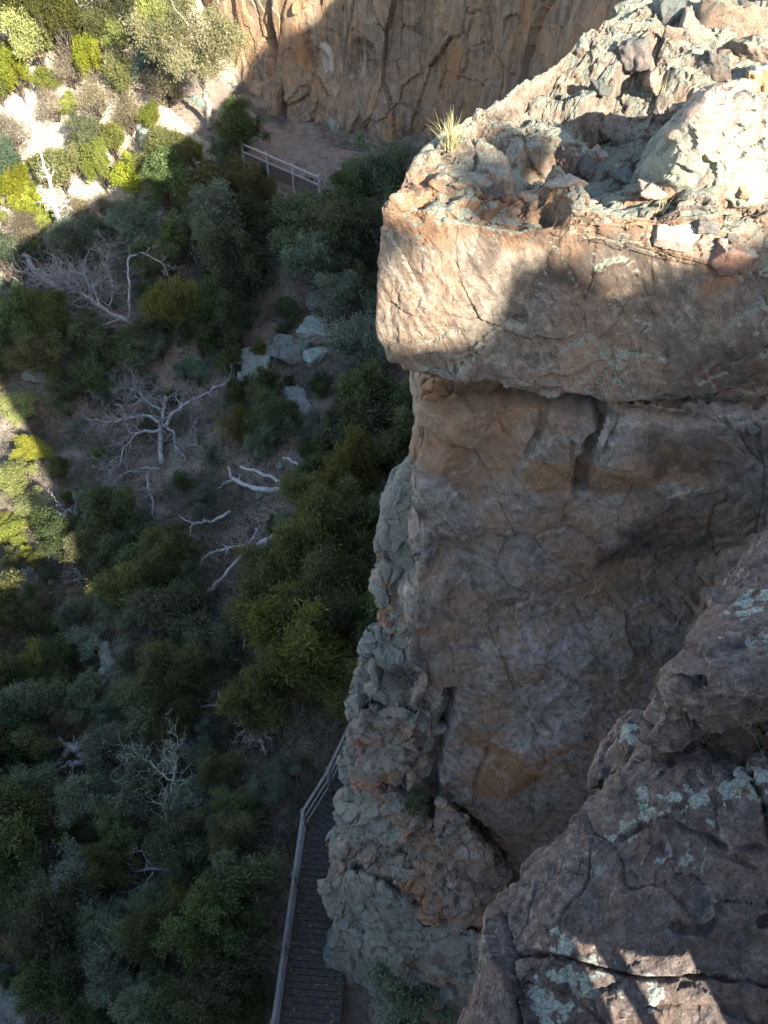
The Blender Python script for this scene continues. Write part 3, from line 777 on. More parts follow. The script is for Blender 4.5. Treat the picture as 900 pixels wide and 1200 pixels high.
def cap_detail(V, N):
    up = sstep(0.3, 0.7, N[:, 2])
    a, e, _ = facet(V, (3.6, 3.6, 1.5), 113, 0.7, 0.3)
    b_, e2, _ = facet(V, (9, 9, 4), 114, 0.8, 0.3)
    al = V[:, 0] * 0.5 - V[:, 2] * 0.87; ac = V[:, 0] * 0.87 + V[:, 2] * 0.5
    st = ridged(np.stack([ac * 6, al * 0.9, V[:, 1] * 2], 1), 4, 115)
    d = up * (0.075 * a - 0.05 * sstep(0.07, 0.0, e) + 0.022 * b_) + (1 - up) * (0.012 * b_ + 0.011 * st)
    c_, e3, _ = facet(np.stack([ac, al * 0.5, V[:, 1]], 1), (1.5, 1.5, 0.6), 125, 1.0, 0.15)
    d = d + (1 - up) * (0.035 * c_ - 0.006 * sstep(0.03, 0.0, e3))
    lip = sstep(0.45, 0.1, np.abs(V[:, 2] - 16.25)) * sstep(7.2, 6.9, V[:, 1])
    d = d - lip * 0.05 * np.maximum(0, facet(V, (2.2, 2.2, 2.2), 126, 1.0, 0.2)[0] + 0.1)
    return d + 0.006 * fbm(V * 14, 4, 116)
def cap_mask(V, N):
    up = sstep(0.2, 0.7, N[:, 2])
    r = blobs(V, [(P(500, 265, 6.6), (0.5, 1, 0.35), 0.8), (P(590, 270, 6.6), (0.7, 1, 0.25), 0.8), (P(660, 290, 6.5), (0.5, 1, 0.3), 0.7), (P(545, 350, 6.5), (0.3, 1, 0.3), 0.35),
                  (P(800, 280, 6.8), (0.5, 1, 0.4), 0.7), (P(740, 350, 6.5), (0.6, 1, 0.3), 0.4), (P(650, 400, 6.4), (0.3, 1, 0.4), 0.3)], 117, 0.6, 2)
    b_ = 0.36 * (1 - up) * sstep(17.8, 17.1, V[:, 2]) + up * 0.6 * sstep(0.15, 0.6, fbm(V * 1.8 + 40, 4, 124)) + blobs(V, [(P(660, 300, 6.5), (0.9, 1, 0.3), 0.6), (P(720, 330, 6.5), (0.6, 1, 0.25), 0.55), (P(880, 420, 6.5), (0.9, 1, 0.5), 0.3), (P(480, 300, 6.6), (0.15, 1, 0.5), 0.4)], 118, 0.6, 2)  # lower front and left stripe carry painted shade, beside random dark patches on top
    g = up * (0.72 + 0.4 * fbm(V * 0.9, 3, 119)) + (1 - up) * (0.12 + 0.25 * fbm(V, 3, 120))
    a = up * (0.30 + 0.4 * fbm(V * 1.5 + 5, 3, 121)) + (1 - up) * (0.06 + 0.15 * fbm(V * 1.1, 3, 122))
    r = np.maximum(r, up * 0.9 * sstep(0.25, 0.6, fbm(V * 1.3 + 20, 3, 123)))
    return masks(V, r, g, b_, a)
cap_pts = pick([(456, 426, 6.62), (500, 438, 6.42), (545, 442, 6.38), (612, 456, 6.36), (700, 465, 6.32), (770, 472, 6.3), (812, 462, 6.36), (862, 425, 6.45), (910, 358, 6.55), (980, 330, 6.6)]) \
    + pick([(450, 265, 6.85), (470, 240, 6.9), (540, 250, 6.72), (620, 262, 6.66), (690, 285, 6.62), (770, 305, 6.58), (850, 322, 6.56), (920, 330, 6.55), (980, 300, 6.7)]) \
    + pick([(443, 345, 6.75), (446, 390, 6.7)]) \
    + [(0.25, 7.3, 17.92), (0.42, 7.8, 17.93), (0.95, 8.5, 17.95), (1.95, 9.8, 17.98), (3.3, 11.0, 18.0), (6, 12, 18.1), (6, 7, 17.7), (6, 7, 16.4),
       (0.3, 8.2, 16.4), (1.0, 9.2, 16.2), (3.3, 11.6, 16.2), (6, 12, 16.2)]
rock('block_body', cap_pts, M_CAP, capo, 0.06, 1, cap_big, cap_detail, cap_mask, px=3.0, far=0.5)
# ------------------------------------------------------------------ near ledge under the photographer
ledge = empty('rock_ledge', (1.4, 1.6, 15.0), 'dark lichen spotted rock ledge in the near right corner, dropping off on its left', 'rock ledge')
def D(lst): return [PZ(x, y, CAMZ - d) for x, y, d in lst]
def led_detail(seed, amp=1.0, cracks=()):
    def f(V, N):
        up = sstep(0.1, 0.6, N[:, 2])
        a, e, _ = facet(V, (2.2, 2.2, 3.5), seed, 0.9, 0.4)
        b_, e2, _ = facet(V, (6, 6, 8), seed + 1, 0.9, 0.4)
        c_, e3, _ = facet(V, (15, 15, 15), seed + 2, 0.9, 0.4)
        st = ridged(V * np.array([9, 9, 2.0]), 3, seed + 3)
        d = 0.040 * a + 0.014 * b_ + 0.005 * c_ - 0.016 * sstep(0.05, 0, e) * sstep(-0.1, 0.3, perlin(V * 2, seed + 7))
        a0, e0, _ = facet(V, (1.1, 1.1, 1.6), seed + 8, 1.0, 0.2)
        d += 0.07 * a0 - 0.05 * sstep(0.035, 0.0, e0)
        if cracks:
            wv = V + 0.04 * np.stack([perlin(V * 6, 60), perlin(V * 6, 61), perlin(V * 6, 62)], 1)
            for c in cracks: d -= 0.055 * sstep(0.026, 0.004, seg_dist(wv, c))
        d += 0.012 * fbm(V * 3.0, 3, seed + 4) + 0.008 * fbm(V * 22, 4, seed + 5) + (1 - up) * 0.008 * st
        return amp * d
    return f
def led_big(seed, amp=0.06):
    def f(V, N):
        a, e, _ = facet(V, (1.3, 1.3, 1.5), seed, 0.9, 0.4)
        return amp * a + amp * 0.7 * fbm(V * 1.2, 3, seed + 1)
    return f
def led_mask(seed, spots=()):
    def f(V, N):
        up = sstep(0.2, 0.75, N[:, 2])
        g = 0.22 * up + 0.35 * fbm(V * 1.3, 3, seed) * up
        a = 0.06 + 0.5 * (1 - up) + 0.25 * fbm(V * 2, 3, seed + 1)
        r = 0.15 + 0.4 * fbm(V * 1.1, 3, seed + 2)
        for ch, c, rr, st in spots:
            w = blobs(V, [(c, np.array(rr) * 0.85, 1.0)], seed + 3, 1.4, 20.0)
            if ch == 'g': g = np.maximum(g, w * st)
            if ch == 'r': r = np.maximum(r, w * st)
            if ch == 'a': a = np.maximum(a, w * st)
        return masks(V, r, g, 0.12 + 0.3 * perlin(V * 0.9, seed + 5), a)
    return f
n1_top = D([(750, 887, 3.30), (720, 918, 3.42), (690, 955, 3.52), (645, 1010, 3.65), (600, 1080, 3.82), (565, 1150, 3.95), (535, 1215, 3.95), (500, 1300, 3.95),
            (900, 880, 3.05), (1010, 880, 2.95), (1020, 1260, 3.45), (800, 1300, 3.72), (820, 885, 3.15)])
n1_lo = D([(900, 790, 4.5), (1010, 790, 4.4), (800, 830, 4.4)])
def down(lst, dz, sh=(0.25, -0.1)):
    return [np.array([p[0] + sh[0], p[1] + sh[1], p[2] - dz]) for p in lst]
gs = lambda x, y, d, r, s_: ('g', PZ(x, y, CAMZ - d), r, s_)
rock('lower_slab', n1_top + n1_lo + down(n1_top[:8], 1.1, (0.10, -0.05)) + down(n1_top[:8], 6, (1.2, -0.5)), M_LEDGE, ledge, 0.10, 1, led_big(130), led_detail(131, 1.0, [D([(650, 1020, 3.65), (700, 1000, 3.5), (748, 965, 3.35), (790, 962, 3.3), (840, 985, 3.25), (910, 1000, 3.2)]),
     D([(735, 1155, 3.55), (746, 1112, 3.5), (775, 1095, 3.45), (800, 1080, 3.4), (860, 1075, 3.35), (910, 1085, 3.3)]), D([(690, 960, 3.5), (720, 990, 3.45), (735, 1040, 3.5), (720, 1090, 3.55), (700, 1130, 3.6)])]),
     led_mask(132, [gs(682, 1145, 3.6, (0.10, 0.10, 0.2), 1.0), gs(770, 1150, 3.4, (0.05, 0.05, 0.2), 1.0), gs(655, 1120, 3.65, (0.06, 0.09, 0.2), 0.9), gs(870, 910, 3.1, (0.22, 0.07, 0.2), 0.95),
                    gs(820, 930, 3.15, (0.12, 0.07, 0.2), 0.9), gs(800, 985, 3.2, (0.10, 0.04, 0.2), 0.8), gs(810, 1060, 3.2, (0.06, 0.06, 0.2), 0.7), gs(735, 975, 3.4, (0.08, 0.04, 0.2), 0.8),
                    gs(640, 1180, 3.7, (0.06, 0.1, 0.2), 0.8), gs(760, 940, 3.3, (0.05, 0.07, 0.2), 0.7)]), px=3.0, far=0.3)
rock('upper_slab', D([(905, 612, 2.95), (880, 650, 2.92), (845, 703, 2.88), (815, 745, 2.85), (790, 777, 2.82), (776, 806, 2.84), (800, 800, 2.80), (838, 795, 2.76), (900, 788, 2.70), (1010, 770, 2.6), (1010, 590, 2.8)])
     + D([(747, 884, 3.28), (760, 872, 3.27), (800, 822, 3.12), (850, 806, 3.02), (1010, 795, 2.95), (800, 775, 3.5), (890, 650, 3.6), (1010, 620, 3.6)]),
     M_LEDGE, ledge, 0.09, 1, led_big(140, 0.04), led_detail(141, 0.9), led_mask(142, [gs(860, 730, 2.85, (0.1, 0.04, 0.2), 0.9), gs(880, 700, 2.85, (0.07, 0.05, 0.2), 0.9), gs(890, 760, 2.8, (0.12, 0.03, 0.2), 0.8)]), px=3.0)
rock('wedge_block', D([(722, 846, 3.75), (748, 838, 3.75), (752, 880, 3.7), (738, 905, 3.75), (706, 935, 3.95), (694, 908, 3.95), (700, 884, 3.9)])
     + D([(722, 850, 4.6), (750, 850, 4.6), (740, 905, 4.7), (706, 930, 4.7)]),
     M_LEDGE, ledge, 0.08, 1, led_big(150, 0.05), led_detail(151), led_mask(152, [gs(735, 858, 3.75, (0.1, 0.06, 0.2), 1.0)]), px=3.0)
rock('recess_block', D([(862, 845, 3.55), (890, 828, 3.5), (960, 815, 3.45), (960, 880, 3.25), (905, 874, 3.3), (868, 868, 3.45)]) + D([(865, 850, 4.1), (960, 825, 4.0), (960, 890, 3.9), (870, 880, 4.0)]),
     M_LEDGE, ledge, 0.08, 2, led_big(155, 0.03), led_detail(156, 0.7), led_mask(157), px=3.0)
# the rest of the ledge, out of frame, shaped for its shade: where the photographer stands
rock('standing_slab', [(-1.2, -0.7, 19.55), (0.6, -0.25, 19.7), (1.52, -0.38, 19.75), (1.95, -0.95, 19.8), (2.4, -4, 19.8), (-1.0, -4, 19.6), (-1.0, -0.9, 18.3), (1.50, -0.5, 17.4), (2.6, -4, 17.4), (-0.8, -4, 18.2)],
     M_LEDGE, ledge, 0.3, 1, led_big(160, 0.05), None, led_mask(161), px=40, far=0.3)
rock('shade_bridge_slab', [(1.25, -0.3, 18.73), (2.3, -0.3, 18.86), (1.6, -1.0, 19.32), (2.7, -1.0, 19.38), (1.25, -0.3, 19.8), (2.3, -0.3, 20.2), (1.6, -1.0, 19.8), (2.7, -1.0, 20.3)],
     M_LEDGE, ledge, 0.05, 0, lambda V, N: 0.03 * fbm(V * 4, 3, 169), None, led_mask(168), px=40, far=0.3)  # unseen slab added to cut the sun down to a small patch
rock('shade_prop_stone', [(1.55, -0.3, 18.5), (1.60, -0.3, 18.5), (1.55, -0.3, 18.9), (1.63, -0.3, 18.9), (1.61, -0.42, 18.5), (1.66, -0.42, 18.95)], M_LEDGE, ledge, 0.05, 0, None, None, led_mask(170), px=40, far=0.3)  # unseen stone added to split that sun patch in two
rock('shade_ridge_slab', [(1.89, -0.38, 20.1), (2.6, -0.35, 20.7), (5, -0.5, 21.0), (2.3, -0.95, 20.1), (2.8, -1.0, 20.8), (5, -1.1, 21.0), (1.91, -0.4, 17), (5, -0.5, 15), (2.28, -1.0, 17), (5, -1.1, 15)],
     M_LEDGE, ledge, 0.3, 1, led_big(164, 0.04), None, led_mask(165), px=40, far=0.3)  # unseen slab added to keep the near ledge in shade
rock('back_slab', [(2.6, -1.2, 19.1), (8, -1.2, 19.6), (3.4, -5, 19.3), (8, -5, 20), (3.0, -0.6, 14), (4.6, -5, 14), (8, -5, 14), (8, -0.6, 14)],
     M_LEDGE, ledge, 0.3, 1, led_big(166, 0.1), None, led_mask(167), px=40, far=0.3)
rock('side_slab', [(2.7, 0.2, 19.2), (2.8, 2.6, 18.1), (3.4, 3.4, 17.8), (7, 3.6, 18.3), (7, -1, 19.6), (2.7, 0.2, 17.2), (3.2, 3.3, 17.0), (7, 3, 12), (7, -1, 12), (3.2, -0.4, 12)],
     M_LEDGE, ledge, 0.3, 2, led_big(162, 0.1), None, led_mask(163), px=40, far=0.3)

# ------------------------------------------------------------------ unseen high ground behind, its skyline shaped to throw the shade over the gully
SK = [(-26, 17), (2, 17.6), (6, 18.0), (8.95, 18.3), (9.15, 19.6), (9.4, 21.2), (9.65, 22.7), (9.85, 24.8), (10.4, 27.4), (11.5, 29.15), (12.2, 29.3), (12.7, 29.3), (13.25, 29.4), (13.45, 30.1), (14.1, 30.25),
      (14.45, 29.85), (14.9, 30.1), (16.1, 30.6), (18.1, 31.6), (19.3, 32.9), (20.4, 32.4), (23.5, 35.1), (25.8, 36.9), (28.2, 39.0), (31, 43.0), (34, 44.3), (40, 47), (60, 50)]
SKY0 = -14.0
sx = np.concatenate([np.linspace(-26, 8, 40), np.linspace(8.05, 20, 140), np.linspace(20.3, 60, 60)])
sz = np.interp(sx, [a for a, _ in SK], [b for _, b in SK])
sz = sz + 0.07 * fbm(np.stack([sx * 1.6, sx * 0, sx * 0], 1), 4, 170)
dy = np.array([1.6, 0.9, 0.4, 0.12, 0.0, -0.1, -1.5, -6, -14]); fz = np.array([-0.6, 0.35, 0.72, 0.93, 1.0, 1.0, 0.985, 0.93, 0.8])
hv = np.zeros((len(sx), len(dy), 3))
for k in range(len(dy)):
    hv[:, k, 0] = sx + 0.75 * max(0.0, -dy[k]) + 0.4 * perlin(np.stack([sx * 0.5, sx * 0 + k, sx * 0], 1), 171) * (k not in (3, 4, 5, 6))
    hv[:, k, 1] = SKY0 + dy[k] + 0.5 * perlin(np.stack([sx * 0.7, sx * 0 + k * 0.7, sx * 0], 1), 172) * (k not in (4, 5))
    hv[:, k, 2] = sz * fz[k] if fz[k] > 0 else -6
i = (np.arange(len(sx) - 1)[:, None] * len(dy) + np.arange(len(dy) - 1)[None, :]).ravel()
hm = np.zeros((len(sx) * len(dy), 4)); hm[:, 1] = 0.3; hm[:, 0] = 0.3
tag(mesh_np('shade_ridge', hv.reshape(-1, 3), np.stack([i, i + 1, i + len(dy) + 1, i + len(dy)], 1), M_FAR, None, hm), kind='structure')
# ------------------------------------------------------------------ labels that single things out, worked out from what stands near
MARKS = [('forked white log', 312, 565), ('long bare fallen branch', 262, 655), ('grey skeleton tree', 178, 500), ('tangled grey deadfall', 110, 335),
         ('lichen green boulders', 335, 425), ('far path fence', 338, 192), ('boardwalk bend', 357, 950), ('lower boardwalk railing', 330, 1120),
         ('twisted grey stump', 83, 880), ('pale dead bush', 190, 910), ('short white log', 258, 824), ('white trunked dead tree', 65, 235),
         ('leaning gum tree', 235, 70), ('sunlit patch on the left', 25, 560), ('photo\'s top left corner', 10, 10), ('photo\'s bottom left corner', 10, 1190)]
CAPMARKS = [('golden grass tuft', 525, 155), ('big pale boulder', 850, 180), ('capstone\'s front edge', 620, 250), ('dark shaded hollow', 700, 130),
            ('photo\'s top right corner', 885, 15), ('red rock', 770, 225)]
REG = []
ORD = ['', 'second', 'third', 'fourth', 'fifth', 'sixth', 'seventh', 'eighth', 'ninth', 'tenth', 'eleventh', 'twelfth', 'thirteenth', 'fourteenth',
       'fifteenth', 'sixteenth', 'seventeenth', 'eighteenth', 'nineteenth', 'twentieth']
def reg(o, desc, cat, group, pos, marks=None):
    REG.append((o, desc, cat, group, to_px(pos), marks or MARKS))
def label_all():
    bins = {}
    for o, desc, cat, group, (x, y), mk in REG:
        m = min(mk, key=lambda q: math.hypot(q[1] - x, q[2] - y))
        dx, dy = x - m[1], y - m[2]
        if abs(dx) > abs(dy): w = 'left of' if dx < 0 else 'right of'
        else: w = 'above' if dy < 0 else 'below'
        bins.setdefault((desc, w, m[0]), []).append((math.hypot(dx, dy), o, cat, group))
    for (desc, w, m), l in bins.items():
        l.sort(key=lambda q: q[0])
        for k, (_, o, cat, group) in enumerate(l):
            if len(l) == 1: t = f'{desc} {w} the {m}'
            elif k == 0: t = f'{desc} {w} the {m}, nearest to it'
            else: t = f'{desc} {w} the {m}, {ORD[min(k, 19)]} nearest to it'
            if len(t.split()) > 16: t = t.replace(' nearest to it', ' nearest')
            tag(o, t, cat, group)

# ------------------------------------------------------------------ materials for plants and dead wood
def leaf_mat(name, c1, c2, c3, trans=0.35):
    b = NB(name); a = b.attr('mask'); sep = b.n('SeparateColor'); b.put(sep.inputs[0], a.outputs['Color'])
    oi = b.n('ObjectInfo')
    f = b.math('ADD', b.math('MULTIPLY', sep.outputs[0], 0.45), b.math('MULTIPLY', sep.outputs[1], 0.55))
    col = b.ramp(f, [(0.15, c1), (0.55, c2), (0.9, c3)])
    hs = b.n('HueSaturation'); b.put(hs.inputs['Color'], col)
    b.put(hs.inputs['Hue'], b.ss(oi.outputs['Random'], 0, 1, 0.482, 0.512))
    b.put(hs.inputs['Value'], b.ss(b.math('FRACT', b.math('MULTIPLY', oi.outputs['Random'], 9.7)), 0, 1, 0.65, 1.25))
    b.put(hs.inputs['Saturation'], b.ss(b.math('FRACT', b.math('MULTIPLY', oi.outputs['Random'], 23.1)), 0, 1, 0.7, 1.1))
    b.put(b.b.inputs['Base Color'], hs.outputs[0]); b.b.inputs['Roughness'].default_value = 0.6
    tr = b.n('BsdfTranslucent'); b.put(tr.inputs[0], b.mix(0.5, hs.outputs[0], (c3[0] * 1.1, c3[1] * 1.1, c3[2] * 0.7)))
    mx = b.n('MixShader'); mx.inputs[0].default_value = trans
    b.t.links.new(b.b.outputs[0], mx.inputs[1]); b.t.links.new(tr.outputs[0], mx.inputs[2])
    b.t.links.new(mx.outputs[0], b.t.nodes['Material Output'].inputs[0])
    return b.m
LEAF = {
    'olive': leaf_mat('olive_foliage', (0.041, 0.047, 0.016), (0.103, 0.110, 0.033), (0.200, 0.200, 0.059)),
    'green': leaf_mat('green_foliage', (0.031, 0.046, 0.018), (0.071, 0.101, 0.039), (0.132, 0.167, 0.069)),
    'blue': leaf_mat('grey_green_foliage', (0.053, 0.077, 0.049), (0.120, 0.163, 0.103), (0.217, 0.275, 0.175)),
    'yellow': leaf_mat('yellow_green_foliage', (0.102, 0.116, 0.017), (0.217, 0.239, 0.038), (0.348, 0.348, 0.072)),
    'gum': leaf_mat('gum_foliage', (0.08, 0.08, 0.032), (0.17, 0.17, 0.072), (0.28, 0.27, 0.13)),
    'dry': leaf_mat('dry_scrub', (0.102, 0.080, 0.051), (0.217, 0.181, 0.116), (0.377, 0.319, 0.203)),
}
def wood_mat(name, dark, light, sc=1.0):
    b = NB(name); co = b.coord()
    n = b.noise(b.mapping(co, (1, 1, 0.4)), 6 * sc, 7, 0.7); n2 = b.noise(co, 40 * sc, 4, 0.7)
    col = b.ramp(b.math('ADD', b.math('MULTIPLY', n, 0.65), b.math('MULTIPLY', n2, 0.35)), [(0.35, dark), (0.62, light)])
    return b.done(col, 0.9, b.bump(b.math('ADD', n, n2), 0.02))
M_BARK = wood_mat('brown_bark', (0.035, 0.027, 0.022), (0.13, 0.105, 0.085))
M_GUMBARK = wood_mat('pale_gum_bark', (0.22, 0.17, 0.13), (0.55, 0.48, 0.40))
M_DEAD = wood_mat('silver_dead_wood', (0.13, 0.12, 0.11), (0.50, 0.48, 0.455))
M_DEADGREY = wood_mat('grey_dead_wood', (0.09, 0.082, 0.076), (0.33, 0.315, 0.30))
M_MOSSY = wood_mat('lichened_dead_wood', (0.10, 0.115, 0.085), (0.32, 0.36, 0.28))

# ------------------------------------------------------------------ trees: wood and leaves made once per kind, then copied
def wiggle(a, b, rng, k=6, amp=0.12, sag=0.0):
    a = np.asarray(a, float); b = np.asarray(b, float)
    t = np.linspace(0, 1, k)[:, None]
    L_ = np.linalg.norm(b - a)
    n = rng.normal(size=(k, 3)) * amp * L_ / k ** 0.5
    n = np.cumsum(n, 0); n = n - t * n[-1]; n[0] = 0
    return a + (b - a) * t + n + np.array([0, 0, 1]) * (sag * L_ * np.sin(t * math.pi))
def leaves(cs, rs, n, ll, lw, rng, up=0.35, droop=0.0, shell=0.55):
    """n small leaf blades through the lobes with centres cs and radii rs"""
    w = rs[:, 0] * rs[:, 1]; k = rng.choice(len(cs), n, p=w / w.sum())
    d = rng.normal(size=(n, 3)); d /= np.linalg.norm(d, axis=1)[:, None]
    d[:, 2] = np.where(rng.rand(n) < 0.6, np.abs(d[:, 2]), d[:, 2])
    rr = (shell + (1 - shell) * rng.rand(n)) * rng.rand(n) ** 0.25 * (1 + 0.22 * rng.normal(size=n))
    # twiggy sprays: leaves gather round a few dozen points per lobe
    sp = rng.normal(size=(len(cs), 36, 3)); sp /= np.linalg.norm(sp, axis=2)[:, :, None]
    sp[:, :, 2] = np.where(rng.rand(len(cs), 36) < 0.65, np.abs(sp[:, :, 2]), sp[:, :, 2])
    srad = 0.35 + 1.0 * rng.rand(len(cs), 36) ** 1.3
    j = rng.randint(0, 36, n)
    g = rng.rand(n) < 0.86
    dd = np.where(g[:, None], sp[k, j] * srad[k, j][:, None] + 0.20 * rng.normal(size=(n, 3)) * np.array([1, 1, 1.3]), d * rr[:, None])
    p = cs[k] + dd * rs[k]
    ax = d * 0.5 + np.array([0, 0, up]) + 0.75 * rng.normal(size=(n, 3)); ax[:, 2] -= droop
    ax /= np.linalg.norm(ax, axis=1)[:, None]
    sd = np.cross(ax, rng.normal(size=(n, 3))); sd /= np.maximum(1e-6, np.linalg.norm(sd, axis=1))[:, None]
    l_ = ll * (0.6 + 0.8 * rng.rand(n))[:, None]; w_ = lw * (0.6 + 0.8 * rng.rand(n))[:, None] * 0.5
    V = np.stack([p - sd * w_ * 0.3, p + ax * l_ * 0.5 + sd * w_, p + ax * l_, p + ax * l_ * 0.5 - sd * w_], 1).reshape(-1, 3)
    Q = np.arange(n * 4).reshape(n, 4)
    lob = rng.rand(len(cs)); m = np.zeros((n * 4, 4))
    lt = np.repeat(rng.rand(n), 4); m[:, 0] = lt; m[:, 1] = np.repeat(0.6 * lob[k] + 0.4 * rng.rand(len(cs), 36)[k, j], 4)
    return V, Q, m
def tree_kind(kind, seed):
    """returns trunk and crown meshes of a plant about 1 m in crown radius"""
    rng = np.random.RandomState(seed); g = Geo()
    if kind == 'olive': Hh, nl, lr, nleaf, ll, lw, dr = 3.4, 30, (0.20, 0.40), 21000, 0.15, 0.024, 0.1
    elif kind == 'green': Hh, nl, lr, nleaf, ll, lw, dr = 2.9, 26, (0.18, 0.38), 16000, 0.10, 0.034, 0.0
    elif kind == 'blue': Hh, nl, lr, nleaf, ll, lw, dr = 2.6, 24, (0.17, 0.36), 13000, 0.095, 0.030, 0.0
    elif kind == 'yellow': Hh, nl, lr, nleaf, ll, lw, dr = 2.5, 20, (0.20, 0.38), 13000, 0.10, 0.036, 0.0
    elif kind == 'gum': Hh, nl, lr, nleaf, ll, lw, dr = 4.4, 24, (0.25, 0.42), 15000, 0.10, 0.026, 0.2
    else: Hh, nl, lr, nleaf, ll, lw, dr = 1.5, 14, (0.24, 0.42), 6500, 0.08, 0.02, 0.0
    cz = Hh * (0.50 if kind != 'gum' else 0.8); vz = Hh * (0.40 if kind != 'gum' else 0.2)
    cs, rs = [], []
    while len(cs) < nl:
        d = rng.normal(size=3); d /= np.linalg.norm(d)
        if d[2] < -0.45: continue
        r = rng.uniform(0.25, 1.0) ** 0.8 * (1.12 if rng.rand() < 0.25 else 0.92) if len(cs) > nl // 4 else rng.uniform(0, 0.4)
        c = np.array([d[0] * r, d[1] * r, cz + d[2] * r * vz])
        if cs and min(np.linalg.norm((c - q) * np.array([1, 1, 0.8])) for q in cs) < 0.20: continue
        cs.append(c); q = rng.uniform(*lr); rs.append(np.array([q * rng.uniform(0.7, 1.3), q * rng.uniform(0.7, 1.3), q * rng.uniform(0.7, 1.5)]))
    cs = np.array(cs); rs = np.array(rs)
    fork = np.array([rng.normal() * 0.06, rng.normal() * 0.06, Hh * (0.22 if kind != 'gum' else 0.5)])
    tr = 0.05 * (Hh / 2.6) ** 0.8 * (0.55 if kind == 'gum' else 1)
    st = wiggle((0, 0, -0.25), fork, rng, 7, 0.10)
    g.tube(st, np.linspace(tr * 1.35, tr * 0.8, 7), 7)
    for c in cs:
        b0 = st[rng.randint(3, 7)]
        pl = wiggle(b0, c + np.array([0, 0, 0.1]), rng, 7, 0.14)
        g.tube(pl, np.linspace(tr * 0.5, tr * 0.10, 7), 5)
        for _ in range(4):
            q0 = pl[rng.randint(3, 7)]
            e = rng.normal(size=3); e[2] = abs(e[2]); e /= np.linalg.norm(e)
            g.tube(wiggle(q0, c + e * rs[0][0] * rng.uniform(0.7, 1.2), rng, 5, 0.15), np.linspace(tr * 0.16, tr * 0.04, 5), 4)
    if kind != 'dry':
        for _ in range(18):
            c = cs[rng.randint(len(cs))]; e = (c - np.array([0, 0, cz])) * np.array([1, 1, 0.8]) + 0.4 * rng.normal(size=3); e /= max(1e-6, np.linalg.norm(e)); e[2] = e[2] * 0.6 + 0.3
            g.tube(wiggle(c, c + e * rng.uniform(0.35, 0.75), rng, 6, 0.2), np.linspace(0.010, 0.004, 6), 4)
    if kind == 'dry':
        for _ in range(60):
            e = rng.normal(size=3); e[2] = abs(e[2]) * 1.4; e /= np.linalg.norm(e)
            g.tube(wiggle(st[rng.randint(2, 7)], np.array([e[0] * 1.05, e[1] * 1.05, 0.15 + e[2] * Hh * 0.85]), rng, 6, 0.12), np.linspace(0.014, 0.004, 6), 4)
    V, Q, m = leaves(cs, rs, nleaf, ll, lw, rng, 0.3, dr)
    bark = M_GUMBARK if kind == 'gum' else M_BARK
    t = g.build('trunk', bark); c = mesh_np('crown', V, Q, LEAF[kind], None, m, smooth=False)
    tm, cm = t.data, c.data
    bpy.data.objects.remove(t); bpy.data.objects.remove(c)
    return tm, cm, Hh, cz
KINDS = {k: [tree_kind(k, 1000 + 37 * i + 500 * q) for i in range(n)] for q, (k, n) in enumerate((('olive', 4), ('green', 4), ('blue', 4), ('yellow', 3), ('gum', 2), ('dry', 3)))}
DESC = {'olive': ('dark olive feathery tree', 'tree', 'olive trees in the gully'), 'green': ('dark green bushy tree', 'tree', 'green bushy trees in the gully'),
        'blue': ('grey green soft shrub', 'shrub', 'grey green shrubs in the gully'), 'yellow': ('yellow green bushy shrub', 'shrub', 'yellow green shrubs on the slope'),
        'gum': ('pale olive gum tree', 'tree', 'gum trees on the slope'), 'dry': ('dry brown twiggy bush', 'bush', 'dry bushes on the slope')}
KNAME = {'olive': 'feathery_tree', 'green': 'bushy_tree', 'blue': 'soft_shrub', 'yellow': 'yellow_shrub', 'gum': 'gum_tree', 'dry': 'dry_bush'}
RNG = np.random.RandomState(12)
PLACED = []
KEEP = [(305, 172), (325, 182), (345, 190), (370, 203), (350, 165), (385, 175), (243, 100), (245, 125), (246, 145), (340, 1050), (345, 1000), (333, 1120), (265, 555), (290, 570), (320, 575), (345, 572), (285, 548), (310, 553), (240, 690), (262, 672), (285, 648), (305, 635), (236, 660), (245, 648), (215, 608), (240, 612), (262, 604), (235, 828), (260, 824), (280, 826),
        (75, 870), (85, 885), (95, 890), (65, 900), (110, 622), (80, 605), (60, 597), (95, 675), (190, 500), (190, 530), (150, 490), (120, 495), (225, 468), (255, 450), (180, 590), (206, 525), (125, 565), (160, 550), (145, 525), (140, 455),
        (100, 340), (140, 368), (60, 325), (130, 300), (85, 330), (110, 385), (155, 430), (165, 890), (200, 960), (150, 1018), (180, 1000), (120, 1010), (200, 920), (175, 1110), (192, 1120), (302, 434), (343, 416), (375, 400), (352, 460), (128, 772), (146, 732)]
def hides(x, y, z, r):
    c = to_px((x, y, z)); pr = r * FPX / dist_of((x, y, z))
    return any(math.hypot(c[0] - a, c[1] - b) < 0.95 * pr + 4 for a, b in KEEP)
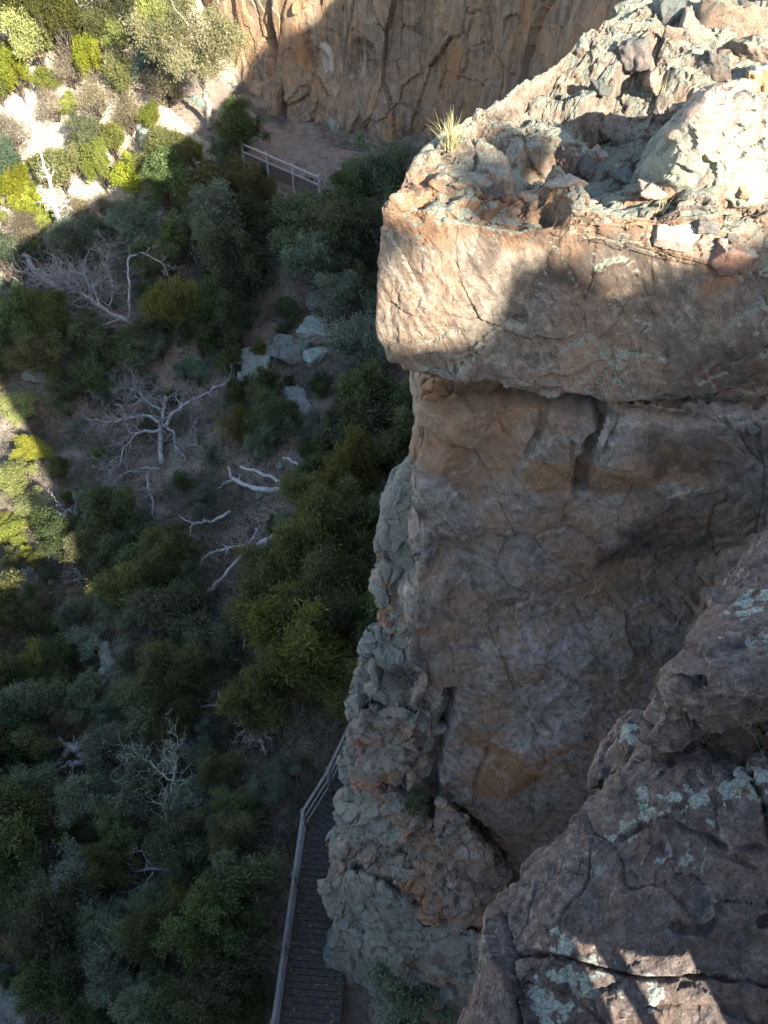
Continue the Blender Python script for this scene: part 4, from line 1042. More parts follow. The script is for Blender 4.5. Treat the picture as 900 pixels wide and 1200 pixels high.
def plant(kind, x, y, r, zs=1.0, size_word=True, desc=None):
    tm, cm, Hh, cz = KINDS[kind][RNG.randint(len(KINDS[kind]))]
    z = tz1(x, y)
    e = empty(KNAME[kind], (x, y, z), rz=RNG.uniform(0, 6.28))
    e.scale = (r * RNG.uniform(0.8, 1.2), r * RNG.uniform(0.8, 1.2), r * zs * RNG.uniform(0.9, 1.25))
    e.rotation_euler = (RNG.normal() * 0.13, RNG.normal() * 0.13, RNG.uniform(0, 6.28))
    for nm, me in (('trunk', tm), ('crown', cm)):
        o = bpy.data.objects.new(nm, me); COL.objects.link(o); o.parent = e
    d, cat, grp = DESC[kind]
    if desc: d = desc
    else: d = ('small ' if r < 0.85 else 'large ' if r > 1.45 else '') + d
    reg(e, d, cat, grp, (x, y, z + cz * r * zs))
    PLACED.append((x, y, r))
    return e
def plant_px(kind, px, py, wpx, zs=1.0, desc=None):
    """crown seen centred at a pixel, wpx pixels across"""
    Hh = KINDS[kind][0][2]; cz = KINDS[kind][0][3]
    r = 1.0
    for _ in range(3):
        p = G(px, py, cz * r * zs)
        r = 0.5 * wpx * dist_of(p) / FPX / 1.12
    p = G(px, py, cz * r * zs)
    return plant(kind, p[0], p[1], r, zs, desc=desc)

HERO = [('olive', 375, 668, 125, .9), ('olive', 315, 705, 105, .85), ('olive', 345, 775, 120, 1), ('olive', 390, 740, 110, 1), ('olive', 325, 835, 90, .9), ('olive', 415, 800, 80, 1), ('olive', 420, 700, 70, 1),
        ('olive', 395, 620, 90, 1), ('green', 408, 508, 95, 1), ('green', 440, 470, 80, 1), ('olive', 430, 560, 90, 1), ('green', 380, 560, 60, .9), ('olive', 470, 520, 80, 1), ('blue', 420, 400, 85, 1), ('blue', 400, 350, 80, 1),
        ('blue', 455, 420, 70, 1), ('green', 285, 330, 80, 1.1), ('green', 280, 380, 60, 1), ('green', 350, 272, 75, .8), ('green', 415, 228, 75, .8), ('blue', 455, 215, 80, .9), ('blue', 470, 280, 90, 1),
        ('green', 425, 280, 90, 1), ('green', 285, 158, 62, .85), ('olive', 255, 228, 75, .8), ('blue', 235, 290, 90, 1), ('green', 300, 272, 65, .8), ('blue', 370, 300, 80, 1), ('olive', 205, 362, 55, 1), ('green', 232, 390, 55, 1),
        ('green', 22, 375, 60, 1), ('olive', 62, 390, 60, 1), ('blue', 85, 300, 45, 1.2), ('green', 190, 215, 70, 1), ('green', 320, 490, 60, .8), ('blue', 325, 510, 50, .8),
        ('olive', 212, 800, 75, 1), ('green', 160, 840, 70, 1), ('olive', 195, 850, 60, 1), ('green', 235, 760, 70, .9), ('blue', 90, 722, 55, 1.1), ('yellow', 40, 775, 45, .9), ('olive', 12, 800, 60, 1), ('olive', 25, 730, 50, 1),
        ('green', 140, 650, 60, .8), ('olive', 165, 690, 70, .8), ('green', 190, 650, 70, .8), ('blue', 130, 710, 50, 1), ('green', 215, 700, 70, .8),
        ('green', 288, 1045, 85, .8), ('green', 275, 1090, 90, .9), ('olive', 290, 985, 50, .8), ('blue', 262, 1030, 70, .9), ('blue', 330, 910, 45, .7), ('green', 260, 1150, 90, .8), ('green', 215, 990, 70, .8),
        ('blue', 95, 1040, 80, .9), ('green', 60, 1090, 90, .9), ('blue', 135, 1090, 80, .8), ('olive', 125, 1035, 50, .9), ('green', 180, 1110, 80, .8), ('blue', 110, 940, 60, 1), ('blue', 160, 915, 80, .9), ('green', 140, 980, 60, .9),
        ('blue', 30, 930, 60, .9), ('green', 20, 1020, 70, .9), ('green', 20, 880, 60, 1), ('olive', 260, 900, 50, .8), ('blue', 225, 930, 60, .8), ('blue', 245, 860, 50, .9), ('green', 285, 1180, 65, .6),
        ('blue', 120, 1160, 70, .8), ('green', 200, 1180, 60, .7), ('green', 70, 640, 60, .8), ('green', 75, 470, 50, .8), ('green', 150, 420, 50, .8),
        ('yellow', 14, 480, 55, .35), ('yellow', 15, 560, 60, .35), ('yellow', 45, 655, 30, .7), ('yellow', 38, 590, 45, .35), ('yellow', 10, 620, 50, .4), ('yellow', 32, 530, 45, .35),
        ('yellow', 140, 45, 36, 1.3), ('yellow', 178, 30, 50, 1.3), ('yellow', 72, 195, 60, .9), ('olive', 110, 25, 50, 1.2), ('yellow', 45, 50, 60, 1), ('olive', 75, 35, 50, 1.2), ('yellow', 20, 90, 50, .9), ('dry', 110, 120, 60, .9),
        ('dry', 150, 140, 50, 1), ('yellow', 130, 165, 45, .9), ('dry', 65, 125, 50, .9), ('olive', 210, 185, 55, .9), ('yellow', 155, 205, 60, .8), ('dry', 195, 225, 60, .8), ('yellow', 120, 200, 50, .9),
        ('yellow', 20, 225, 50, .9), ('dry', 30, 270, 60, .8), ('yellow', 35, 240, 45, .9), ('dry', 195, 100, 60, 1.1), ('yellow', 105, 75, 45, 1), ('yellow', 20, 20, 55, .9), ('dry', 10, 160, 60, 1), ('yellow', 50, 95, 40, 1),
        ('blue', 175, 85, 45, 1), ('yellow', 140, 95, 45, .9), ('dry', 85, 85, 50, .9), ('olive', 155, 10, 50, 1.2), ('yellow', 200, 8, 45, 1.2), ('olive', 30, 5, 60, 1.1), ('yellow', 90, 5, 50, 1.1)]
for k, x, y, w_, zs in HERO:
    plant_px(k, x, y, w_, zs)

OPEN = [(65, 960, 42, 55), (40, 695, 48, 35), (98, 520, 42, 38), (345, 380, 60, 65), (315, 565, 60, 40), (250, 640, 48, 52), (312, 890, 45, 30), (110, 335, 55, 45), (190, 500, 60, 85),
        (138, 755, 22, 45), (20, 1170, 40, 50), (290, 745, 30, 25), (40, 130, 35, 45), (60, 180, 28, 14), (90, 890, 30, 35), (258, 820, 30, 14), (190, 925, 35, 45), (165, 1010, 45, 25), (35, 330, 25, 14), (150, 60, 30, 12), (75, 255, 15, 30), (320, 865, 12, 25)]
def is_open(px, py):
    return any(((px - a) / c) ** 2 + ((py - b) / d) ** 2 < 1 for a, b, c, d in OPEN)
BW = np.array([(-2.29, 4.14), (-1.98, 8.6), (-0.8, 10.9), (0.3, 12.6)])
def seg2(x, y, poly):
    return float(seg_dist(np.array([[x, y, 0.0]]), [np.array([a, b, 0.0]) for a, b in poly])[0])
tries = 0
NF = 0
while tries < 7000 and NF < 285:
    tries += 1
    px, py = RNG.uniform(-80, 500), RNG.uniform(-25, 1215)
    p = G(px, py, 1.0)
    up_ = 55 if py > 200 else 25
    if is_open(px, py) or is_open(px, py - up_ * 0.5): continue
    if 285 < px < 385 and 150 < py < 250: continue
    if px < 70 and 440 < py < 720: continue
    x, y = p[0], p[1]
    if seg2(x, y, BW) < 1.5 and x < 0: continue
    fd = float(foot_dist(np.array([x]), np.array([y]))[0])
    if y > 32 and fd < 6.5: continue
    if fd < 1.6: continue
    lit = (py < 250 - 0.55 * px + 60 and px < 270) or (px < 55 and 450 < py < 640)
    r = RNG.uniform(0.5, 1.3)
    if y > 40: r *= 1.15
    if any(math.hypot(x - a, y - b) < 0.56 * (r + q) for a, b, q in PLACED): continue
    if hides(x, y, p[2], r): continue
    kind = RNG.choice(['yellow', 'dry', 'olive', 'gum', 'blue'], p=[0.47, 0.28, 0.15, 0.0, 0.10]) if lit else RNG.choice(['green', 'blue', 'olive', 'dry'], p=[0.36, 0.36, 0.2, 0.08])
    plant(kind, x, y, r, RNG.uniform(0.65, 1.0)); NF += 1
# low young growth filling the gaps between the crowns
NF = 0; tries = 0
while tries < 4000 and NF < 170:
    tries += 1
    px, py = RNG.uniform(-10, 470), RNG.uniform(-15, 1210)
    if is_open(px, py) and RNG.rand() < 0.72: continue
    p = G(px, py, 0.4); x, y = p[0], p[1]
    if x < 0 and seg2(x, y, BW) < 1.0: continue
    fd = float(foot_dist(np.array([x]), np.array([y]))[0])
    if fd < 1.8 or (y > 32 and fd < 6.0): continue
    r = RNG.uniform(0.28, 0.5)
    if any(math.hypot(x - a, y - b) < 0.6 * (r + q) for a, b, q in PLACED): continue
    if hides(x, y, p[2], r): continue
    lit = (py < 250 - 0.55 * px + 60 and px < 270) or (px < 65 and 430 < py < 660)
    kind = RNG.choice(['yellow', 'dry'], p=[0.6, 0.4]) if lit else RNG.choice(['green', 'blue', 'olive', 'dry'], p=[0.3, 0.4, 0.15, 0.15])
    e = plant(kind, x, y, r, RNG.uniform(0.5, 0.9), desc={'green': 'low green seedling bush', 'blue': 'low grey green bush', 'olive': 'low olive bush', 'dry': 'low dry twiggy bush', 'yellow': 'low yellow green bush'}[kind])
    NF += 1
# a few unseen trees added on the skyline behind, whose crowns dapple the block
for x, zz, r, nm_ in ((13.95, 31.1, 0.46, 'small round'), (14.8, 31.55, 0.45, 'rounded taller'), (12.6, 30.55, 0.30, 'stunted slender')):
    tm, cm, Hh, cz = KINDS['olive'][0]
    e = empty('feathery_tree', (x, SKY0 - 0.3, zz - cz * r * 0.55)); e.scale = (r, r, r * 0.55)
    for nm, me in (('trunk', tm), ('crown', cm)):
        o = bpy.data.objects.new(nm, me); COL.objects.link(o); o.parent = e
    tag(e, nm_ + ' unseen olive tree added for shade on the skyline behind the viewer', 'tree', 'unseen shade trees on the skyline')

# ------------------------------------------------------------------ dead trees and logs
def twigs(g, pts, rads, rng, dens=1.0, ln=0.9, depth=2, up=0.15, n=5):
    k = len(pts)
    for _ in range(int(dens)):
        i = rng.randint(max(1, k // 4), k)
        t = pts[min(i, k - 1)] - pts[i - 1]; t /= max(1e-6, np.linalg.norm(t))
        e = rng.normal(size=3); e = e - (e @ t) * t; e /= np.linalg.norm(e)
        d = t * rng.uniform(0.3, 1.0) + e * 0.9 + np.array([0, 0, up]); d /= np.linalg.norm(d)
        L_ = ln * rng.uniform(0.4, 1.1)
        q = wiggle(pts[i], pts[i] + d * L_, rng, 7, 0.22)
        r0 = min(rads[i] * 0.65, 0.035)
        rr = np.linspace(max(r0, 0.009), 0.0045, 7)
        g.tube(q, rr, n)
        if depth > 1: twigs(g, q, rr, rng, min(3, dens * 0.35), ln * 0.55, depth - 1, up, 4)
def traced(spec, k=1.0):
    return np.array([G(px, py, h * k) for px, py, h in spec])
def dense(pts, rng, amp=0.03, per=4):
    pts = np.asarray(pts); s = np.arange(len(pts)); t = np.linspace(0, len(pts) - 1, (len(pts) - 1) * per + 1)
    q = np.stack([np.interp(t, s, pts[:, c]) for c in range(3)], 1)
    for _ in range(2):
        q[1:-1] = 0.5 * q[1:-1] + 0.25 * (q[:-2] + q[2:])
    j = rng.normal(size=q.shape) * amp; j[0] = 0
    return q + j
def deadwood(name, label, cat, limbs, mat, seed, hk=1.0):
    """limbs: list of (traced pixels with heights, radius at base, radius at tip, twig count, twig length)"""
    rng = np.random.RandomState(seed)
    p0 = traced(limbs[0][0])[0]
    base = np.array([p0[0], p0[1], tz1(p0[0], p0[1])])
    root = empty(name, base, label, cat)
    for k, (spec, r0, r1, nt_, tl) in enumerate(limbs):
        g = Geo()
        pts = dense(traced(spec, hk), rng); rr = np.linspace(r0, r1, len(pts)) * (1 + 0.10 * rng.normal(size=len(pts)))
        g.tube(pts, rr, 8)
        if nt_: twigs(g, pts, rr, rng, nt_ * 1.2, tl * 1.1, 3)
        g.build('trunk' if k == 0 else 'limb', mat, root)
    return root
deadwood('fallen_log', 'smooth white forked log lying across the gully beside the olive tree', 'fallen log',
         [([(362, 577, .3), (335, 572, .4), (318, 575, .5), (290, 570, .5), (272, 562, .5), (268, 548, .8)], .15, .05, 3, .5), ([(335, 571, .4), (322, 560, .7), (300, 552, .8), (281, 547, .9)], .09, .035, 2, .5),
          ([(271, 563, .5), (262, 566, .4), (256, 574, .3)], .035, .012, 2, .3), ([(352, 548, .6), (342, 540, .6), (332, 536, .5)], .07, .04, 0, .3)], M_DEAD, 1)
deadwood('fallen_branch', 'long bare silver branch sloping down beside the big olive tree', 'fallen branch',
         [([(345, 615, .5), (318, 630, .7), (285, 648, .7), (262, 675, .6), (245, 695, .5), (222, 706, .3)], .10, .02, 6, .9), ([(288, 640, .9), (268, 642, 1.0), (245, 648, .9), (236, 660, .6), (232, 672, .3)], .06, .015, 5, .5),
          ([(262, 676, .6), (250, 690, .4), (246, 700, .2)], .045, .015, 2, .4), ([(290, 644, .8), (296, 630, 1.0), (300, 620, 1.0)], .05, .02, 2, .4)], M_DEAD, 2)
deadwood('fallen_branch', 'thin white crooked branch lying on bare soil left of the long branch', 'fallen branch',
         [([(270, 600, .4), (255, 608, .5), (238, 613, .4), (224, 612, .4), (212, 605, .3)], .06, .02, 4, .4), ([(225, 613, .4), (224, 625, .3), (221, 635, .2)], .03, .012, 1, .3)], M_DEAD, 3)
deadwood('fallen_log', 'short white antler shaped log beside the lower olive tree', 'fallen log',
         [([(288, 826, .3), (270, 825, .4), (252, 828, .3), (234, 828, .2)], .075, .03, 3, .35), ([(268, 825, .4), (260, 818, .6), (256, 811, .8)], .05, .03, 1, .3), ([(287, 826, .3), (283, 816, .6)], .03, .015, 0, .3)], M_DEAD, 4)
deadwood('dead_tree', 'grey skeleton tree with many bare limbs spreading mid gully', 'dead tree',
         [([(190, 545, 0), (188, 515, 1.2), (190, 490, 2.2), (194, 465, 3.0)], .13, .06, 10, 1.0), ([(192, 500, 2.2), (200, 488, 2.6), (220, 470, 3.0), (240, 462, 3.2), (258, 452, 3.2), (277, 440, 3.0)], .09, .025, 10, .9),
          ([(188, 495, 2.4), (172, 484, 2.8), (150, 490, 3.0), (125, 495, 2.8), (100, 490, 2.6)], .08, .02, 22, 1.0), ([(190, 505, 2.0), (165, 505, 2.6), (145, 520, 2.4), (140, 545, 1.8), (128, 552, 1.5)], .07, .018, 20, .9),
          ([(188, 550, .6), (165, 548, 1.4), (145, 555, 1.6), (125, 575, 1.2), (118, 590, .8)], .075, .02, 10, .8), ([(175, 553, 1.0), (173, 570, 1.2), (178, 590, 1.0), (182, 612, .6)], .07, .025, 8, .7),
          ([(195, 500, 2.0), (204, 505, 2.2), (206, 525, 1.8), (218, 535, 1.5), (218, 550, 1.0)], .05, .015, 8, .6), ([(190, 480, 2.6), (168, 470, 3.2), (163, 455, 3.4), (140, 455, 3.3)], .06, .015, 18, .9)], M_DEADGREY, 5, 0.4)
deadwood('deadfall', 'tangle of grey dead branches fallen below the white trunked tree', 'dead tree',
         [([(160, 379, .5), (135, 372, .9), (110, 355, 1.2), (85, 335, 1.3), (60, 325, 1.2), (45, 318, 1.0)], .14, .05, 42, 1.5), ([(75, 342, 1.0), (60, 330, 1.2), (48, 325, 1.0), (38, 312, 1.2), (26, 295, 1.0)], .15, .11, 2, .5),
          ([(110, 355, 1.2), (100, 320, 1.8), (75, 318, 1.6), (55, 330, 1.2), (30, 345, .8)], .07, .02, 28, 1.1), ([(120, 362, 1.1), (108, 335, 1.8), (92, 325, 1.8), (68, 320, 1.6)], .06, .015, 25, 1.1),
          ([(150, 376, .8), (152, 330, 2.2), (148, 300, 2.6), (170, 295, 2.6), (192, 310, 2.2), (198, 325, 1.9)], .06, .02, 8, .6), ([(140, 374, .8), (110, 385, 1.0), (90, 395, 1.0), (70, 410, .8)], .06, .015, 26, 1.1),
          ([(125, 366, 1.0), (135, 340, 1.6), (125, 315, 1.8), (128, 290, 2.0)], .05, .015, 22, 1.0), ([(150, 378, .6), (158, 410, .9), (155, 440, .9), (165, 465, .8)], .06, .02, 22, 1.0)], M_DEADGREY, 6)
deadwood('dead_tree', 'white trunked dead tree standing on the sunlit slope', 'dead tree',
         [([(76, 290, 0), (72, 270, 1.2), (66, 245, 2.4), (60, 215, 3.8), (50, 190, 5.0), (45, 165, 6.0)], .15, .04, 8, .8), ([(68, 250, 2.2), (58, 238, 2.8), (48, 230, 3.2), (44, 222, 3.6)], .06, .02, 6, .6), ([(69, 250, 2.2), (76, 240, 2.6), (82, 234, 2.8)], .05, .015, 5, .5)], M_DEAD, 7)
deadwood('dead_tree', 'pale dead bush of fine bare twigs between the lower shrubs', 'dead tree',
         [([(200, 1010, 0), (196, 985, .8), (196, 950, 1.5), (200, 925, 2.0), (205, 905, 2.2)], .06, .02, 14, .8), ([(198, 945, 1.5), (175, 935, 2.0), (155, 930, 2.1), (148, 942, 1.8)], .03, .008, 16, .7), ([(205, 920, 2.0), (190, 905, 2.4), (165, 885, 2.5), (150, 890, 2.4)], .03, .008, 16, .7),
          ([(208, 925, 2.0), (216, 915, 2.1), (222, 928, 1.8), (230, 938, 1.5)], .03, .01, 5, .4), ([(205, 905, 2.3), (205, 885, 2.6), (208, 865, 2.8)], .03, .008, 12, .6)], M_MOSSY, 8, 0.6)
deadwood('fallen_branch', 'spiky grey branch lying below the pale dead bush', 'fallen branch',
         [([(212, 1025, .2), (195, 1020, .4), (165, 1020, .4), (135, 1018, .4), (105, 1004, .4)], .055, .012, 14, .7), ([(198, 1010, .4), (175, 1000, .7), (158, 995, .9), (145, 985, 1.0)], .03, .01, 8, .5), ([(180, 1022, .4), (165, 1040, .5), (140, 1046, .4)], .03, .008, 7, .5)], M_DEADGREY, 9)
deadwood('fallen_branch', 'curved thin grey branch hooked over the lowest shrubs', 'fallen branch',
         [([(193, 1133, .4), (175, 1125, .8), (160, 1108, 1.0), (150, 1098, 1.2), (125, 1088, 1.3)], .035, .01, 5, .5), ([(193, 1133, .4), (192, 1115, .9), (183, 1102, 1.1), (170, 1095, 1.2)], .03, .01, 4, .4)], M_MOSSY, 10)
deadwood('tree_stump', 'twisted grey stump with upturned roots on the left slope', 'tree stump',
         [([(102, 888, .2), (92, 880, .5), (80, 874, .6), (68, 866, .5)], .16, .07, 2, .4), ([(92, 872, .5), (80, 878, .6), (72, 890, .4), (65, 897, .2)], .13, .06, 2, .4), ([(98, 893, .3), (88, 897, .5), (82, 894, .5), (72, 900, .3), (62, 905, .1)], .09, .04, 2, .3),
          ([(90, 882, .5), (98, 872, .8), (103, 862, .8)], .08, .04, 0, .3)], M_DEADGREY, 11)
deadwood('fallen_branch', 'bristling grey branch lying on bare soil near the left shadow edge', 'fallen branch',
         [([(118, 628, .2), (105, 622, .5), (92, 612, .6), (75, 602, .6), (55, 595, .5)], .045, .012, 14, .7), ([(115, 626, .3), (98, 627, .6), (82, 628, .5)], .03, .01, 9, .5), ([(112, 622, .3), (108, 605, .9), (106, 595, 1.1)], .025, .008, 4, .4)], M_DEAD, 12)
deadwood('fallen_branch', 'dark splayed dead branch below the bristling grey branch', 'fallen branch',
         [([(102, 683, .1), (95, 675, .4), (86, 665, .5), (80, 655, .5)], .05, .012, 10, .6), ([(100, 682, .1), (90, 680, .3), (78, 682, .2)], .04, .012, 8, .5)], M_DEADGREY, 13)
deadwood('fallen_log', 'thin straight grey pole lying on the left slope', 'fallen log', [([(82, 792, .2), (65, 775, .2), (50, 795, .2)][:0] + [(78, 762, .2), (62, 780, .25), (48, 797, .2)], .045, .03, 1, .3)], M_DEADGREY, 14)
deadwood('fallen_log', 'small straight pale stick lying near the left edge of the gully', 'fallen log', [([(24, 945, .1), (20, 958, .12), (16, 972, .1)], .04, .03, 0, .3)], M_DEAD, 15)
deadwood('dead_tree', 'slim bare sapling with raised white twigs on the shadow line', 'dead tree',
         [([(262, 260, 0), (252, 240, 1.0), (240, 222, 2.0), (230, 208, 2.8)], .05, .012, 10, .9), ([(252, 240, 1.0), (246, 222, 2.2), (240, 208, 3.0)], .03, .008, 5, .6)], M_DEAD, 16)
deadwood('fallen_branch', 'sprawling grey branches on the ground left of the skeleton tree', 'fallen branch',
         [([(148, 470, .2), (128, 462, .4), (105, 455, .5), (85, 462, .4), (62, 452, .3)], .05, .014, 16, 1.0), ([(130, 463, .4), (112, 440, .6), (95, 430, .5), (72, 428, .4)], .035, .01, 12, .8), ([(108, 456, .5), (98, 478, .4), (92, 498, .3)], .03, .01, 9, .7)], M_DEADGREY, 31, 0.7)
deadwood('fallen_branch', 'curving bare grey branches in the scrub above the skeleton tree', 'fallen branch',
         [([(175, 425, .2), (160, 405, .5), (150, 385, .6), (158, 362, .5), (150, 345, .4)], .045, .012, 14, .9), ([(160, 404, .5), (140, 408, .6), (122, 420, .5), (104, 416, .3)], .035, .01, 12, .8)], M_DEADGREY, 32, 0.7)
deadwood('fallen_branch', 'thin grey branches fallen beside the forked white log', 'fallen branch',
         [([(245, 530, .2), (228, 520, .4), (212, 525, .4), (198, 540, .3)], .035, .01, 12, .7), ([(232, 522, .4), (226, 505, .5), (232, 488, .4)], .025, .008, 8, .6)], M_DEADGREY, 33, 0.7)
deadwood('fallen_branch', 'heap of broken grey twigs near the boardwalk bend', 'fallen branch',
         [([(318, 868, .2), (308, 862, .4), (298, 855, .4), (290, 862, .3)], .045, .012, 20, .5), ([(312, 880, .2), (305, 870, .4), (300, 858, .5)], .03, .01, 12, .5)], M_DEAD, 17)
deadwood('fallen_log', 'short grey log end beside the boardwalk bushes', 'fallen log', [([(262, 945, .2), (265, 930, .3), (262, 915, .3)], .07, .05, 2, .3)], M_DEADGREY, 18)
deadwood('dead_tree', 'bare white limbed tree against the sunlit slope at the top', 'dead tree',
         [([(118, 45, 0), (112, 20, 2.0), (105, -5, 4.0)], .12, .07, 6, .9), ([(115, 35, .8), (100, 15, 2.4), (90, 0, 3.4)], .07, .03, 6, .8), ([(125, 40, 0), (122, 15, 2.0), (118, -5, 3.6)], .08, .05, 4, .8)], M_DEAD, 19)
deadwood('fallen_log', 'pale log lying across sunlit soil on the upper slope', 'fallen log', [([(105, 55, .2), (95, 43, .3), (84, 33, .4)], .11, .08, 3, .5)], M_DEAD, 20)
deadwood('fallen_log', 'dark broken log lying on the bright upper slope', 'fallen log', [([(92, 82, .3), (78, 84, .3), (70, 90, .2)], .10, .05, 6, .6)], M_BARK, 21)
# the leaning gum's visible stem and its crown
lg = deadwood('gum_tree', 'leaning gum tree with bent pale trunk at the end of the far path', 'tree',
         [([(246, 150, 0), (244, 128, 1.6), (240, 108, 3.0), (234, 90, 4.2), (245, 78, 4.8), (252, 66, 5.4)], .16, .06, 5, .9), ([(234, 90, 4.2), (222, 78, 5.0), (208, 66, 5.6)], .08, .03, 6, .9)], M_GUMBARK, 22)

rng = np.random.RandomState(71)
cs = np.array([G(px, py, h) for px, py, h in ((222, 60, 6.0), (205, 50, 6.2), (240, 48, 6.4), (225, 30, 7.0), (260, 35, 6.6), (200, 30, 6.6), (245, 20, 7.2), (215, 12, 7.4), (270, 55, 6.0), (190, 62, 5.6), (232, 75, 5.3))])
cs = np.concatenate([cs, cs + rng.normal(size=cs.shape) * 0.8])
rs = rng.uniform(0.45, 0.85, (len(cs), 1)) * np.array([[1, 1, 0.8]])
V, Q, m = leaves(cs, rs, 26000, 0.13, 0.035, rng, 0.1, 0.3)
mesh_np('crown', V, Q, LEAF['gum'], lg, m, smooth=False)
g = Geo(); o0 = G(245, 78, 4.8)
for c in cs: g.tube(wiggle(o0, c, rng, 7, 0.1), np.linspace(0.06, 0.015, 7), 5)
g.build('limb', M_GUMBARK, lg)
# ------------------------------------------------------------------ boulders and loose rock
def hull_pts(rng, n=16, box=0.55):
    p = rng.uniform(-1, 1, size=(n, 3))
    p = np.sign(p) * np.abs(p) ** box
    return p
def boulder(px, py, wpx, hpx, seed, label, mat=None, zk=0.6, sink=0.4, name='boulder', cat='boulder', group=None, mk=None):
    rng = np.random.RandomState(seed)
    p = G(px, py, 0.0); d = dist_of(p)
    rx = 0.5 * wpx * d / FPX; ry = 0.5 * hpx * d / FPX / 0.85
    rz_ = zk * min(rx, ry) * 1.2
    c = np.array([p[0], p[1], tz1(p[0], p[1]) + rz_ * (1 - 2 * sink)])
    a = rng.uniform(-0.4, 0.4); R_ = np.array([[math.cos(a), -math.sin(a), 0], [math.sin(a), math.cos(a), 0], [0, 0, 1]])
    pts = c + (hull_pts(rng) * np.array([rx, ry, rz_])) @ R_.T
    f = mk or (lambda V, N: masks(V, 0.05, 0.55 + 0.3 * fbm(V * 1.1, 2, seed), 0.05, 0.1 + 0.2 * perlin(V * 1.5, seed)))
    o = rock(name, pts, mat or M_BOULDER, None, 0.12, 1, None, lambda V, N: 0.10 * facet(V, (1.6, 1.6, 1.6), seed, 0.9)[0] + 0.04 * facet(V, (4, 4, 4), seed + 1, 0.9)[0] + 0.02 * fbm(V * 5, 4, seed + 2),
             f, px=2.6, base=np.array([p[0], p[1], tz1(p[0], p[1])]))
    tag(o, label, cat, group)
    return o
for q in ((302, 434, 44, 58, 'green grey lichened boulder, leftmost of the cluster below the far fence'), (343, 416, 44, 40, 'flat grey boulder between the two squarer lichened boulders'),
          (374, 394, 46, 36, 'tall split lichened boulder at the upper right of the cluster'), (376, 418, 44, 20, 'low green slab under the split lichened boulder'), (350, 470, 30, 72, 'long narrow grey boulder half hidden by shrubs below the cluster'),
          (372, 352, 32, 26, 'greenish boulder above the boulder cluster among shrubs'), (50, 434, 44, 38, 'pale grey boulder behind dead twigs near the left edge'), (128, 772, 26, 46, 'long green grey rock on the open left slope'),
          (146, 732, 24, 22, 'small pale green rock above the long green grey rock'), (14, 1172, 44, 60, 'pale boulder in the bottom left corner'), (176, 160, 26, 30, 'sunlit grey boulder on the upper slope at the shadow line'),
          (318, 292, 26, 22, 'dark grey boulder among bushes in the upper gully'), (138, 456, 24, 26, 'round mossy boulder beside the skeleton tree'), (196, 690, 16, 12, 'small pale rock heap among the shrubs mid gully'),
          (95, 318, 26, 18, 'grey boulder under the tangled dead branches'), (236, 118, 22, 26, 'cream sunlit boulder at the foot of the leaning gum'), (395, 150, 18, 14, 'pale block fallen at the foot of the far cliff'),
          (172, 645, 14, 12, 'small grey stone by the dark bushes mid gully'), (155, 465, 16, 18, 'pale upright stone beside the skeleton tree'), (175, 470, 14, 16, 'small square stone right of the skeleton tree\'s limbs')):
    boulder(*q[:4], 300 + q[0], q[4])

def frag_mesh(seed):
    rng = np.random.RandomState(seed)
    V, T = hull(hull_pts(rng, 13, 0.6) * np.array([1, rng.uniform(0.6, 0.95), rng.uniform(0.45, 0.75)]))
    V, T = tess_uniform(V, T, 0.16); V = relax(V, T, 1)
    N = vnorm(V, T)
    V = V + N * (0.10 * facet(V, (1.6, 1.6, 1.6), seed, 0.9)[0] + 0.04 * facet(V, (4, 4, 4), seed + 1, 0.9)[0] + 0.02 * fbm(V * 5, 3, seed))[:, None]
    N = vnorm(V, T)
    m = masks(V, 0.1, 0.5 * sstep(0.1, 0.7, N[:, 2]) + 0.2 * perlin(V * 1.5, seed), 0.05, 0.3 + 0.3 * perlin(V * 2, seed + 2))
    return V, T, m
FR = [frag_mesh(600 + k) for k in range(9)]
M_REDFRAG = rock_mat('red_sandstone', (0.08, 0.05, 0.045), (0.23, 0.155, 0.13), (0.36, 0.27, 0.23), (0.32, 0.16, 0.10), (0.45, 0.46, 0.38), (0.55, 0.45, 0.38), lich_cut=0.56, fine=2.2, rnd=0.2)
M_ORFRAG = rock_mat('orange_sandstone', (0.08, 0.06, 0.045), (0.25, 0.185, 0.13), (0.40, 0.33, 0.25), (0.36, 0.20, 0.09), (0.45, 0.46, 0.38), (0.58, 0.52, 0.42), lich_cut=0.56, fine=2.2, rnd=0.2)
FM = {}
for nm, mt in (('pale', M_FRAG), ('red', M_REDFRAG), ('orange', M_ORFRAG), ('grey', M_BOULDER)):
    FM[nm] = []
    for V, T, m in FR:
        o = mesh_np('loose_rock', V, T, mt, None, m); FM[nm].append(o.data); bpy.data.objects.remove(o)
def surf(x, y, top=25.0):
    """height of the rock or ground under a point"""
    ok, loc, n, i, ob, _ = SC.ray_cast(DG, Vector((x, y, top)), Vector((0, 0, -1)))
    return loc.z if ok else 0.0
bpy.context.view_layer.update(); DG = bpy.context.evaluated_depsgraph_get()
DOWN = {}
def first_hit(px, py):
    d = ray(px, py); dv = Vector(d / np.linalg.norm(d))
    ok, loc, n, i, ob, _ = SC.ray_cast(DG, Vector(CAM), dv)
    return np.array(loc) if ok else None
